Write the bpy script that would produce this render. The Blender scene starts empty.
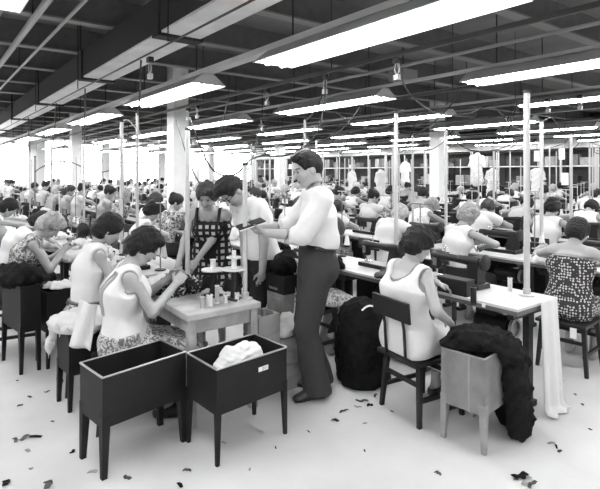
import bpy, bmesh, math, random
import numpy as np
from mathutils import Vector, Matrix, noise as mnoise
rng = random.Random(7)
SC = bpy.context.scene
COL = SC.collection
PI = math.pi
# ---------------------------------------------------------------- camera frame
FPX, HY, CZ = 501.0, 172.0, 1.67
YAW = math.atan2(380.0, FPX)
RIGHT = Vector((math.cos(YAW), -math.sin(YAW), 0)); FWD = Vector((math.sin(YAW), math.cos(YAW), 0))
def cw(x, d, z=0.0):
    "camera-side metres (right, depth) to the hall's axes"
    p = RIGHT * x + FWD * d
    return Vector((p.x, p.y, z))
def at(px, py, z=0.0):
    d = FPX * (CZ - z) / (py - HY)
    return cw((px - 300) / FPX * d, d, z)
def proj(p):
    d = p.x * FWD.x + p.y * FWD.y; x = p.x * RIGHT.x + p.y * RIGHT.y
    if d <= 0.05: return (9999, 9999, d)
    return (300 + FPX * x / d, HY + FPX * (CZ - p.z) / d, d)
# ---------------------------------------------------------------- tags and objects
def tag(o, label=None, cat=None, group=None, kind=None):
    if label: o['label'] = label
    if cat: o['category'] = cat
    if group: o['group'] = group
    if kind: o['kind'] = kind
    return o
def link(o, parent=None):
    COL.objects.link(o)
    if parent is not None: o.parent = parent
    return o
def empty(name, loc=(0, 0, 0), rz=0.0):
    o = bpy.data.objects.new(name, None); o.location = loc; o.rotation_euler = (0, 0, rz)
    o.empty_display_size = .1
    return link(o)
def kids(o): return list(o.children)
def copy_tree(o, parent=None, remap=None):
    c = o.copy(); COL.objects.link(c)
    if parent is not None: c.parent = parent
    if remap and c.type == 'MESH':
        for s in c.material_slots:
            m = remap.get(s.material.name if s.material else '')
            if m: s.link = 'OBJECT'; s.material = m
    for ch in kids(o): copy_tree(ch, c, remap)
    return c
# ---------------------------------------------------------------- materials (all greys)
MATS = {}
def mat(name, g, rough=.6, metal=0.0, var=0.0, scale=8.0, bump=0.0, bscale=60.0, spec=.4, g2=None, detail=4.0, coat=0.0):
    if name in MATS: return MATS[name]
    m = bpy.data.materials.new(name); m.use_nodes = True
    nt = m.node_tree; b = nt.nodes['Principled BSDF']
    b.inputs['Base Color'].default_value = (g, g, g, 1)
    b.inputs['Roughness'].default_value = rough; b.inputs['Metallic'].default_value = metal
    b.inputs['Specular IOR Level'].default_value = spec
    if coat: b.inputs['Coat Weight'].default_value = coat
    tc = nt.nodes.new('ShaderNodeTexCoord')
    if var or g2 is not None:
        n = nt.nodes.new('ShaderNodeTexNoise'); n.inputs['Scale'].default_value = scale; n.inputs['Detail'].default_value = detail
        r = nt.nodes.new('ShaderNodeValToRGB')
        a = g * (1 - var) if g2 is None else g; c = min(1, g * (1 + var)) if g2 is None else g2
        r.color_ramp.elements[0].position = .32; r.color_ramp.elements[1].position = .68
        r.color_ramp.elements[0].color = (a, a, a, 1); r.color_ramp.elements[1].color = (c, c, c, 1)
        nt.links.new(tc.outputs['Object'], n.inputs['Vector']); nt.links.new(n.outputs['Fac'], r.inputs['Fac'])
        nt.links.new(r.outputs['Color'], b.inputs['Base Color'])
    if bump:
        n = nt.nodes.new('ShaderNodeTexNoise'); n.inputs['Scale'].default_value = bscale; n.inputs['Detail'].default_value = 3
        u = nt.nodes.new('ShaderNodeBump'); u.inputs['Strength'].default_value = bump; u.inputs['Distance'].default_value = .02
        nt.links.new(tc.outputs['Object'], n.inputs['Vector']); nt.links.new(n.outputs['Fac'], u.inputs['Height'])
        nt.links.new(u.outputs['Normal'], b.inputs['Normal'])
    MATS[name] = m
    return m
def pmat(name, kind, a, b_, scale=30.0, thr=.5, rough=.8):
    "printed cloth: a ground of grey a with marks of grey b_"
    if name in MATS: return MATS[name]
    m = bpy.data.materials.new(name); m.use_nodes = True
    nt = m.node_tree; b = nt.nodes['Principled BSDF']; b.inputs['Roughness'].default_value = rough
    b.inputs['Specular IOR Level'].default_value = .2
    tc = nt.nodes.new('ShaderNodeTexCoord'); L = nt.links.new
    ramp = nt.nodes.new('ShaderNodeValToRGB'); ramp.color_ramp.interpolation = 'LINEAR'
    e = ramp.color_ramp.elements
    e[0].position = max(0, thr - .03); e[1].position = min(1, thr + .03)
    e[0].color = (a, a, a, 1); e[1].color = (b_, b_, b_, 1)
    if kind == 'dots':
        t = nt.nodes.new('ShaderNodeTexVoronoi'); t.inputs['Scale'].default_value = scale; t.inputs['Randomness'].default_value = .35
        L(tc.outputs['Object'], t.inputs['Vector']); L(t.outputs['Distance'], ramp.inputs['Fac'])
        e[0].color, e[1].color = (b_, b_, b_, 1), (a, a, a, 1)
    elif kind == 'floral':
        t = nt.nodes.new('ShaderNodeTexNoise'); t.inputs['Scale'].default_value = scale; t.inputs['Detail'].default_value = 1.5; t.inputs['Distortion'].default_value = 1.2
        L(tc.outputs['Object'], t.inputs['Vector']); L(t.outputs['Fac'], ramp.inputs['Fac'])
    elif kind == 'stripe':
        t = nt.nodes.new('ShaderNodeTexWave'); t.inputs['Scale'].default_value = scale; t.bands_direction = 'Y'
        t.inputs['Distortion'].default_value = .6; t.inputs['Detail Scale'].default_value = .6
        L(tc.outputs['Object'], t.inputs['Vector']); L(t.outputs['Fac'], ramp.inputs['Fac'])
    elif kind == 'grid':
        t = nt.nodes.new('ShaderNodeTexVoronoi'); t.inputs['Scale'].default_value = scale; t.inputs['Randomness'].default_value = 0; t.distance = 'CHEBYCHEV'
        L(tc.outputs['Object'], t.inputs['Vector']); L(t.outputs['Distance'], ramp.inputs['Fac'])
        e[0].color, e[1].color = (b_, b_, b_, 1), (a, a, a, 1)
    elif kind == 'check':
        mp = nt.nodes.new('ShaderNodeMapping'); mp.inputs['Rotation'].default_value = (.15, .1, .08)
        t = nt.nodes.new('ShaderNodeTexChecker'); t.inputs['Scale'].default_value = scale
        t.inputs['Color1'].default_value = (a, a, a, 1); t.inputs['Color2'].default_value = (b_, b_, b_, 1)
        L(tc.outputs['Object'], mp.inputs['Vector']); L(mp.outputs['Vector'], t.inputs['Vector']); L(t.outputs['Color'], b.inputs['Base Color'])
    elif kind == 'weave':
        t = nt.nodes.new('ShaderNodeTexBrick'); t.inputs['Scale'].default_value = scale
        for k, v in (('Color1', a), ('Color2', a * .6), ('Mortar', b_)): t.inputs[k].default_value = (v, v, v, 1)
        t.inputs['Mortar Size'].default_value = .03
        mp = nt.nodes.new('ShaderNodeMapping'); mp.inputs['Rotation'].default_value = (PI / 2, 0, PI / 2)
        L(tc.outputs['Object'], mp.inputs['Vector']); L(mp.outputs['Vector'], t.inputs['Vector']); L(t.outputs['Color'], b.inputs['Base Color'])
    if kind not in ('check', 'weave'): L(ramp.outputs['Color'], b.inputs['Base Color'])
    MATS[name] = m
    return m
def emat(name, g, s):
    m = bpy.data.materials.new(name); m.use_nodes = True
    b = m.node_tree.nodes['Principled BSDF']; b.inputs['Base Color'].default_value = (g, g, g, 1)
    b.inputs['Emission Color'].default_value = (1, 1, 1, 1); b.inputs['Emission Strength'].default_value = s
    MATS[name] = m
    return m
# ---------------------------------------------------------------- hard-surface mesh builder
class MB:
    def __init__(s): s.v = []; s.f = []
    def _add(s, vs, fs):
        o = len(s.v); s.v += [tuple(v) for v in vs]; s.f += [tuple(i + o for i in f) for f in fs]
        return s
    def box(s, c, size, rz=0.0, bev=0.0, rx=0.0, ry=0.0, taper=None):
        hx, hy, hz = size[0] / 2, size[1] / 2, size[2] / 2
        R = Matrix.Rotation(rz, 3, 'Z') @ Matrix.Rotation(ry, 3, 'Y') @ Matrix.Rotation(rx, 3, 'X'); c = Vector(c)
        if bev <= 0:
            vs = []
            for z in (-hz, hz):
                k = taper if (taper and z < 0) else 1
                for x, y in ((-hx, -hy), (hx, -hy), (hx, hy), (-hx, hy)): vs.append(c + R @ Vector((x * k, y * k, z)))
            return s._add(vs, [(3, 2, 1, 0), (4, 5, 6, 7), (0, 1, 5, 4), (1, 2, 6, 5), (2, 3, 7, 6), (3, 0, 4, 7)])
        bm = bmesh.new(); bmesh.ops.create_cube(bm, size=1)
        for v in bm.verts: v.co = Vector((v.co.x * size[0], v.co.y * size[1], v.co.z * size[2]))
        bmesh.ops.bevel(bm, geom=bm.edges[:] , offset=min(bev, min(size) * .45), segments=2, profile=.6, affect='EDGES')
        bm.verts.index_update()
        vs = [c + R @ v.co for v in bm.verts]; fs = [[v.index for v in f.verts] for f in bm.faces]; bm.free()
        return s._add(vs, fs)
    def quadbox(s, bot, top):
        return s._add(list(bot) + list(top), [(3, 2, 1, 0), (4, 5, 6, 7), (0, 1, 5, 4), (1, 2, 6, 5), (2, 3, 7, 6), (3, 0, 4, 7)])
    def cyl(s, a, b, r, r2=None, n=12, caps=True):
        a, b = Vector(a), Vector(b); r2 = r if r2 is None else r2
        d = (b - a).normalized(); u = d.orthogonal().normalized(); w = d.cross(u); vs = []
        for p, q in ((a, r), (b, r2)):
            for i in range(n):
                t = 2 * PI * i / n; vs.append(p + u * (q * math.cos(t)) + w * (q * math.sin(t)))
        fs = [(i, (i + 1) % n, n + (i + 1) % n, n + i) for i in range(n)]
        if caps: fs += [tuple(range(n - 1, -1, -1)), tuple(range(n, 2 * n))]
        return s._add(vs, fs)
    def tube(s, pts, r, n=8):
        pts = [Vector(p) for p in pts]; rs = r if isinstance(r, (list, tuple)) else [r] * len(pts)
        d0 = (pts[1] - pts[0]).normalized(); u = d0.orthogonal().normalized(); vs = []
        for i, p in enumerate(pts):
            d = (pts[min(i + 1, len(pts) - 1)] - pts[max(i - 1, 0)]).normalized()
            u = (u - d * u.dot(d)).normalized(); w = d.cross(u)
            for j in range(n):
                t = 2 * PI * j / n; vs.append(p + (u * math.cos(t) + w * math.sin(t)) * rs[i])
        fs = []
        for i in range(len(pts) - 1):
            for j in range(n): fs.append((i * n + j, i * n + (j + 1) % n, (i + 1) * n + (j + 1) % n, (i + 1) * n + j))
        m = (len(pts) - 1) * n
        fs += [tuple(range(n - 1, -1, -1)), tuple(range(m, m + n))]
        return s._add(vs, fs)
    def lathe(s, prof, c=(0, 0, 0), n=16):
        c = Vector(c); vs = []
        for r, z in prof:
            for j in range(n): vs.append(c + Vector((r * math.cos(2 * PI * j / n), r * math.sin(2 * PI * j / n), z)))
        fs = []
        for i in range(len(prof) - 1):
            for j in range(n): fs.append((i * n + j, i * n + (j + 1) % n, (i + 1) * n + (j + 1) % n, (i + 1) * n + j))
        m = (len(prof) - 1) * n
        if prof[0][0] > 1e-4: fs.append(tuple(range(n - 1, -1, -1)))
        if prof[-1][0] > 1e-4: fs.append(tuple(range(m, m + n)))
        return s._add(vs, fs)
    def prism(s, poly, a, axis=(0, 1, 0), length=1.0, ex=(1, 0, 0), ey=(0, 0, 1)):
        "poly (2d, in ex/ey) swept along axis from point a"
        a, ax, ex, ey = Vector(a), Vector(axis) * length, Vector(ex), Vector(ey); n = len(poly)
        vs = [a + ex * p[0] + ey * p[1] for p in poly]; vs += [v + ax for v in vs]
        fs = [(i, (i + 1) % n, n + (i + 1) % n, n + i) for i in range(n)] + [tuple(range(n - 1, -1, -1)), tuple(range(n, 2 * n))]
        return s._add(vs, fs)
    def build(s, name, m, parent=None, smooth=False, loc=None, rz=0.0):
        me = bpy.data.meshes.new(name); me.from_pydata(s.v, [], s.f)
        bm = bmesh.new(); bm.from_mesh(me); bmesh.ops.recalc_face_normals(bm, faces=bm.faces[:]); bm.to_mesh(me); bm.free()
        me.materials.append(m)
        if smooth:
            me.shade_smooth()
            try: me.set_sharp_from_angle(angle=.7)
            except Exception: pass
        o = bpy.data.objects.new(name, me)
        if loc is not None: o.location = loc
        o.rotation_euler = (0, 0, rz)
        return link(o, parent)
def catenary(a, b, sag, n=14):
    a, b = Vector(a), Vector(b)
    return [a.lerp(b, i / n) - Vector((0, 0, sag * 4 * (i / n) * (1 - i / n))) for i in range(n + 1)]
# ---------------------------------------------------------------- implicit surfaces (smooth bodies, cloth, heaps)
class SDF:
    def __init__(s, lo, hi, h):
        s.h = h; s.lo = np.array(lo, float) - 3 * h
        s.n = [int(math.ceil((hi[i] + 3 * h - s.lo[i]) / h)) + 1 for i in range(3)]
        s.ax = [(s.lo[i] + h * np.arange(s.n[i])).astype(np.float32) for i in range(3)]
        s.d = np.full(s.n, 9.0, np.float32)
    def win(s, lo, hi):
        r = []
        for i in range(3):
            a = max(0, int(math.floor((lo[i] - s.lo[i]) / s.h))); b = min(s.n[i], int(math.ceil((hi[i] - s.lo[i]) / s.h)) + 1)
            if b <= a: return None
            r.append(slice(a, b))
        return tuple(r)
    def grid(s, w=None):
        a = [s.ax[i] if w is None else s.ax[i][w[i]] for i in range(3)]
        return a[0][:, None, None], a[1][None, :, None], a[2][None, None, :]
    def add(s, p, infl=0.0, clip=None):
        lo, hi = pbounds(p); k = p.get('k', .02); m = infl + k + 3 * s.h + .004
        w = s.win(lo - m, hi + m)
        if w is None: return
        x, y, z = s.grid(w); d = pdist(p, x, y, z, infl)
        for pt, n in (clip or ()):
            d = np.maximum(d, (x - pt[0]) * n[0] + (y - pt[1]) * n[1] + (z - pt[2]) * n[2])
        a = s.d[w]
        if p.get('sub'):
            d = -d; t = np.maximum(k - np.abs(a - d), 0) / k
            s.d[w] = np.maximum(a, d) + t * t * k * .25
        else:
            t = np.maximum(k - np.abs(a - d), 0) / k
            s.d[w] = np.minimum(a, d) - t * t * k * .25
    def plane(s, pt, n):
        x, y, z = s.grid()
        s.d = np.maximum(s.d, (x - pt[0]) * n[0] + (y - pt[1]) * n[1] + (z - pt[2]) * n[2]).astype(np.float32)
    def boxcut(s, lo, hi):
        x, y, z = s.grid()
        q = np.maximum(np.maximum(np.maximum(lo[0] - x, x - hi[0]), np.maximum(lo[1] - y, y - hi[1])), np.maximum(lo[2] - z, z - hi[2]))
        s.d = np.maximum(s.d, -q).astype(np.float32)
    def wob(s, amp, freq, seed=0, zf=1.0):
        x, y, z = s.grid(); r = random.Random(seed); t = 0
        for i in range(4):
            a, b, c = r.uniform(-1, 1), r.uniform(-1, 1), r.uniform(-1, 1) * zf; L = math.sqrt(a * a + b * b + c * c); f = freq * (1 + .45 * i) / L
            t = t + np.sin(x * a * f + y * b * f + z * c * f + r.uniform(0, 6)) / (1 + .35 * i)
        s.d = (s.d + amp * .5 * t).astype(np.float32)
    def mesh(s, name, smooth=True):
        return np_mesh(name, *nets(s.d, s.lo, s.h), smooth=smooth)
def pbounds(p):
    if p['t'] == 'ell':
        r = max(p['r']); c = np.array(p['c']); return c - r, c + r
    r = max(p['ra'], p['rb']) * max(1, p.get('w', 1)); a, b = np.array(p['a']), np.array(p['b'])
    return np.minimum(a, b) - r, np.maximum(a, b) + r
def pdist(p, x, y, z, infl):
    if p['t'] == 'ell':
        c = p['c']; A = p['A']; q0, q1, q2 = x - c[0], y - c[1], z - c[2]; k0 = 0; k1 = 0
        for i in range(3):
            l = A[i][0] * q0 + A[i][1] * q1 + A[i][2] * q2; r = p['r'][i] + infl
            k0 = k0 + (l / r) ** 2; k1 = k1 + (l / (r * r)) ** 2
        k0 = np.sqrt(k0); return k0 * (k0 - 1) / (np.sqrt(k1) + 1e-5)
    a, b = p['a'], p['b']; px, py, pz = x - a[0], y - a[1], z - a[2]; ba = [b[i] - a[i] for i in range(3)]
    if p['t'] == 'ecap':
        sx, sy, sz = p['s']; q = (1 - 1 / p['w'])
        c = (px * sx + py * sy + pz * sz) * q; px, py, pz = px - sx * c, py - sy * c, pz - sz * c
        c2 = (ba[0] * sx + ba[1] * sy + ba[2] * sz) * q; ba = [ba[0] - sx * c2, ba[1] - sy * c2, ba[2] - sz * c2]
    bb = ba[0] ** 2 + ba[1] ** 2 + ba[2] ** 2 + 1e-9
    t = np.clip((px * ba[0] + py * ba[1] + pz * ba[2]) / bb, 0, 1)
    d = np.sqrt((px - t * ba[0]) ** 2 + (py - t * ba[1]) ** 2 + (pz - t * ba[2]) ** 2)
    return d - (p['ra'] + (p['rb'] - p['ra']) * t) - infl
def nets(d, lo, h):
    n0, n1, n2 = d.shape; s = d < 0
    if not s.any(): return np.zeros((0, 3)), np.zeros((0, 4), int)
    ids, pos, quads = [], [], []; st = (n1 * n2, n2, 1)
    for ax in range(3):
        A = [slice(None)] * 3; B = [slice(None)] * 3; A[ax] = slice(0, -1); B[ax] = slice(1, None)
        cr = np.argwhere(s[tuple(A)] != s[tuple(B)])
        o1, o2 = (ax + 1) % 3, (ax + 2) % 3
        cr = cr[(cr[:, o1] > 0) & (cr[:, o2] > 0)]
        if not len(cr): continue
        nb = cr.copy(); nb[:, ax] += 1
        d0 = d[cr[:, 0], cr[:, 1], cr[:, 2]]; d1 = d[nb[:, 0], nb[:, 1], nb[:, 2]]
        p = cr.astype(float); p[:, ax] += d0 / (d0 - d1)
        base = cr[:, 0] * st[0] + cr[:, 1] * st[1] + cr[:, 2]; c4 = []
        for (a, b) in ((-1, -1), (0, -1), (0, 0), (-1, 0)):
            c = base + a * st[o1] + b * st[o2]; c4.append(c); ids.append(c); pos.append(p)
        q = np.stack(c4, 1); fl = d0 > 0; q[fl] = q[fl][:, ::-1]; quads.append(q)
    ids = np.concatenate(ids); pos = np.concatenate(pos); quads = np.concatenate(quads)
    u, inv = np.unique(ids, return_inverse=True); cnt = np.bincount(inv)
    v = np.stack([np.bincount(inv, pos[:, i]) / cnt for i in range(3)], 1)
    return v * h + np.array(lo), np.searchsorted(u, quads)
def np_mesh(name, v, q, smooth=True):
    me = bpy.data.meshes.new(name); me.vertices.add(len(v)); me.vertices.foreach_set('co', np.ascontiguousarray(v, np.float32).ravel())
    me.loops.add(q.size); me.loops.foreach_set('vertex_index', q.astype(np.int32).ravel())
    me.polygons.add(len(q)); me.polygons.foreach_set('loop_start', np.arange(0, q.size, 4, dtype=np.int32))
    try: me.polygons.foreach_set('loop_total', np.full(len(q), 4, np.int32))
    except Exception: pass
    me.update(calc_edges=True); me.validate()
    if smooth: me.shade_smooth()
    return me
def mobj(name, me, m, parent=None):
    for x in (m if isinstance(m, (list, tuple)) else [m]): me.materials.append(x)
    return link(bpy.data.objects.new(name, me), parent)
I3 = ((1, 0, 0), (0, 1, 0), (0, 0, 1))
def cap(a, b, ra, rb=None, k=.02, tag=''): return dict(t='cap', a=tuple(a), b=tuple(b), ra=ra, rb=ra if rb is None else rb, k=k, tag=tag)
def ecap(a, b, ra, rb, side, w, k=.04, tag=''): return dict(t='ecap', a=tuple(a), b=tuple(b), ra=ra, rb=rb, s=tuple(side), w=w, k=k, tag=tag)
def ell(c, r, A=I3, k=.02, tag='', sub=False): return dict(t='ell', c=tuple(c), r=tuple(r), A=tuple(tuple(q) for q in A), k=k, tag=tag, sub=sub)
# ---------------------------------------------------------------- people
V3 = Vector
def ik(a, t, l1, l2, hint):
    a, t = V3(a), V3(t); d = t - a; L = d.length
    if L > (l1 + l2) * .995: t = a + d * ((l1 + l2) * .995 / L); d = t - a; L = d.length
    u = d.normalized(); h = V3(hint); h = (h - u * h.dot(u)).normalized()
    c = (l1 * l1 + L * L - l2 * l2) / (2 * l1 * L); c = max(-1, min(1, c))
    return a + u * (l1 * c) + h * (l1 * math.sqrt(1 - c * c)), t
class Pose: sx = .212; sz = 0.45; body = None
def make_pose(s=1.0, female=True, hip=(0, 0, .93), lean=5, bend=10, twist=0, nod=10, yaw=0, roll=0, hands=None, elbows=None, feet=None, knees=None,
              fingers=True, palm=None, curl=.5, stout=1.0, relax=None):
    P = Pose(); P.s = s; P.stout = stout; P.female = female; pr = []; P.prims = pr
    def dv(a): a = math.radians(a); return V3((math.sin(a), 0, math.cos(a)))
    hp = V3(hip); d1, d2, d3 = dv(lean), dv(lean + bend * .5), dv(lean + bend)
    W = hp + d1 * (.18 * s); C = W + d2 * (.17 * s); N = C + d3 * (.17 * s)
    tw = math.radians(twist); y0 = V3((0, 1, 0)); ys = V3((-math.sin(tw), math.cos(tw), 0))
    f1 = y0.cross(d1); f3 = ys.cross(d3).normalized(); u3 = d3
    P.hp, P.W, P.C, P.N, P.d1, P.d3, P.f3, P.ys, P.f1 = hp, W, C, N, d1, d3, f3, ys, f1
    t = stout
    wv = 1.5 if female else 1.38
    pr.append(ecap(hp - d1 * .03 * s, hp + d1 * .06 * s, .108 * s * t, .105 * s * t, y0, wv, .05, 'pelvis'))
    pr.append(ecap(hp + d1 * .06 * s, W, .105 * s * t, (.088 if female else .1) * s * t, y0, 1.38, .05, 'waist'))
    pr.append(ecap(W, C, (.088 if female else .1) * s * t, .112 * s * t, ys, 1.36, .05, 'ribs'))
    pr.append(ecap(C, N - d3 * .05 * s, .112 * s * t, .07 * s, ys, 1.45, .05, 'upper'))
    sw = (.158 if female else .185) * s; P.sh = {}
    for sg in (1, -1):
        sh = N - d3 * .045 * s + ys * (sg * sw); P.sh[sg] = sh
        pr.append(cap(N - d3 * .02 * s + ys * sg * .04 * s, sh, .058 * s, .052 * s, .04, 'shoulder'))
        if female: pr.append(ell(C + f3 * .085 * s * t + ys * sg * .07 * s + d3 * .02 * s, (.06 * s, .062 * s, .065 * s), k=.035, tag='bust'))
        pr.append(ell(hp - f1 * (.065 if female else .04) * s + y0 * sg * .07 * s - d1 * .03 * s, (.085 * s * t, .085 * s * t, .09 * s * t), k=.05, tag='pelvis'))
    # head
    na = math.radians(lean + bend + nod * .5); nd = V3((math.sin(na), 0, math.cos(na)))
    hb = N + nd * (.075 * s)
    a = math.radians(lean + bend + nod) ; ya = math.radians(yaw + twist)
    M = Matrix.Rotation(ya, 3, 'Z') @ Matrix.Rotation(a, 3, 'Y') @ Matrix.Rotation(math.radians(roll), 3, 'X')
    f, sd, u = M @ V3((1, 0, 0)), M @ V3((0, 1, 0)), M @ V3((0, 0, 1)); A = (f, sd, u); P.hf, P.hs, P.hu = f, sd, u
    hs = (.96 if female else 1.06) * (.55 + .45 * s); P.hsz = hs
    H = hb + u * (.105 * hs) + f * .012; P.H = H
    def hp_(x, y, z): return H + f * (x * hs) + sd * (y * hs) + u * (z * hs)
    P.hpt = hp_
    def he(c, r, k=.015, sub=False): pr.append(ell(hp_(*c), [q * hs for q in r], A, k * hs, 'head', sub))
    pr.append(cap(N - d3 * .03 * s, hp_(-.018, 0, -.055), (.055 if female else .064) * s, (.048 if female else .058) * s, .03, 'neck'))
    he((0, 0, .02), (.096, .077, .094)); he((.03, 0, -.045), (.066, .058, .076), .03); he((.066, 0, -.102), (.024, .028, .02), .02)
    pr.append(cap(hp_(.06, .02, -.1), hp_(-.005, .054, -.055), .018 * hs, .02 * hs, .02, 'head')); pr.append(cap(hp_(.06, -.02, -.1), hp_(-.005, -.054, -.055), .018 * hs, .02 * hs, .02, 'head'))
    pr.append(cap(hp_(.082, .034, .02), hp_(.082, -.034, .02), .013 * hs, .013 * hs, .012, 'head'))
    for q in (1, -1):
        he((.066, .036 * q, -.032), (.026, .024, .024), .02)
        he((.104, .031 * q, 0), (.02, .019, .012), .008, True); he((.08, .031 * q, 0), (.014, .015, .013), .004)
        he((-.006, .077 * q, -.018), (.02, .009, .03), .006)
    pr.append(cap(hp_(.09, 0, .005), hp_(.115, 0, -.036), .009 * hs, .0125 * hs, .01, 'head'))
    he((.093, 0, -.062), (.011, .022, .006), .006); he((.091, 0, -.074), (.011, .019, .007), .006)
    # arms
    ua, fa = .285 * s, .25 * s; P.arm = {}
    hands = hands or {}; elbows = elbows or {}; ft = 1.0 if female else 1.14
    for sg in (1, -1):
        sh = P.sh[sg]; tg = hands.get(sg)
        if tg is None: tg = sh + V3((.06, .05 * sg, -.5 * s))
        el, wr = ik(sh, tg, ua, fa, elbows.get(sg, (-.35, .8 * sg, -.6))); P.arm[sg] = (sh, el, wr)
        pr.append(cap(sh, el, .046 * s * ft * t, .037 * s * ft, .03, 'uarm%d' % sg))
        pr.append(cap(el, wr, .038 * s * ft, .026 * s * ft, .015, 'farm%d' % sg))
        w = (wr - el).normalized(); n = V3((palm or {}).get(sg, (0, -.3 * sg, -1))); n = (n - w * n.dot(w)).normalized(); l = n.cross(w).normalized()
        tl = l * sg      # thumb side
        wd = (w + n * .12).normalized()
        pr.append(ell(wr + wd * .045 * s, (.048 * s, .039 * s, .016 * s), (wd, l, n), .015, 'hand'))
        if fingers:
            cu = curl if not isinstance(curl, dict) else curl.get(sg, .5)
            for i, (o, ln) in enumerate(((.029, .066), (.01, .076), (-.009, .071), (-.027, .056))):
                b = wr + wd * (.078 * s) + tl * (o * s); m1 = (wd + n * cu * .8 + tl * o * 2).normalized(); m2 = (wd + n * cu * 2.6).normalized()
                m = b + m1 * (ln * .5 * s); e = m + m2 * (ln * .5 * s)
                pr.append(cap(b - wd * .02, m, .0095 * s, .0085 * s, .006, 'hand')); pr.append(cap(m, e, .0085 * s, .007 * s, .002, 'hand'))
            b = wr + wd * .022 * s + tl * .028 * s; m = b + (wd * .6 + tl * .7 + n * .35).normalized() * .042 * s; e = m + (wd + n * .3 + tl * .1).normalized() * .032 * s
            pr.append(cap(b, m, .0125 * s, .0105 * s, .01, 'hand')); pr.append(cap(m, e, .0105 * s, .008 * s, .003, 'hand'))
    # legs
    tl_, sl = .43 * s, .41 * s; P.leg = {}
    for sg in (1, -1):
        hj = hp + V3((0, .085 * s * sg, -.03 * s)); an = V3((feet or {}).get(sg, (hp.x + .01, .09 * sg, .085 * s)))
        kn, an = ik(hj, an, tl_, sl, (knees or {}).get(sg, (1, .08 * sg, .1))); P.leg[sg] = (hj, kn, an)
        pr.append(cap(hj, kn, .082 * s * t, .053 * s, .04, 'thigh%d' % sg))
        pr.append(cap(kn, an, .052 * s, .034 * s, .02, 'shin%d' % sg))
        b = (kn - an).normalized(); fd = V3((1, .18 * sg, 0)).normalized()
        if relax and sg in relax: fd = V3(relax[sg]).normalized()
        back = (-fd - b * (-fd).dot(b)).normalized()
        pr.append(ell(kn.lerp(an, .33) + back * .016 * s, (.05 * s, .046 * s, .11 * s), (fd, V3((-fd.y, fd.x, 0)), b), .03, 'shin%d' % sg))
        he_ = an - fd * .035 * s + V3((0, 0, -.052 * s)); toe = an + fd * .155 * s + V3((0, 0, -.06 * s)); toe.z = max(toe.z, .022); he_.z = max(he_.z, .03)
        P.leg[sg] = (hj, kn, an, he_, toe, fd)
        pr.append(cap(he_, an + fd * .02 * s, .03 * s, .034 * s, .02, 'foot%d' % sg)); pr.append(cap(he_, toe, .03 * s, .023 * s, .02, 'foot%d' % sg))
        pr.append(cap(an + fd * .02, toe - fd * .03, .032 * s, .026 * s, .02, 'foot%d' % sg))
    return P
def field_of(pr, h, infl=0.0, pad=.02):
    lo = np.min([pbounds(p)[0] for p in pr], 0) - pad - infl; hi = np.max([pbounds(p)[1] for p in pr], 0) + pad + infl
    return SDF(lo, hi, h)
def body_mesh(P, h, seat=None, cutfn=None, face=True):
    F = field_of(P.prims, h)
    for p in P.prims: F.add(p)
    if seat: F.boxcut(*seat)
    F.plane((0, 0, .004), (0, 0, -1))
    if cutfn: cutfn(F)
    me = F.mesh('person')
    if face:
        n = len(me.polygons); c = np.empty(n * 3, np.float32); me.polygons.foreach_get('center', c); c = c.reshape(-1, 3)
        q = c - np.array(P.H); A = np.array([P.hf, P.hs, P.hu]); l = (q @ A.T) / P.hsz; m = np.zeros(n, np.int32)
        fx, y, z = l[:, 0], np.abs(l[:, 1]), l[:, 2]
        m[(fx > .06) & (np.hypot((y - .031) / 1.35, z - .001) < .0085)] = 1
        m[(fx > .07) & (np.abs(z - .0235 - (y - .03) * .1) < .0042) & (y > .014) & (y < .052)] = 1
        m[(fx > .085) & (y < .023) & (np.abs(z + .068) < .009)] = 2
        #m[(fx > .1) & (np.hypot(y - .007, z + .049) < .0045)] = 1
        me.polygons.foreach_set('material_index', m)
    return me
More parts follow.
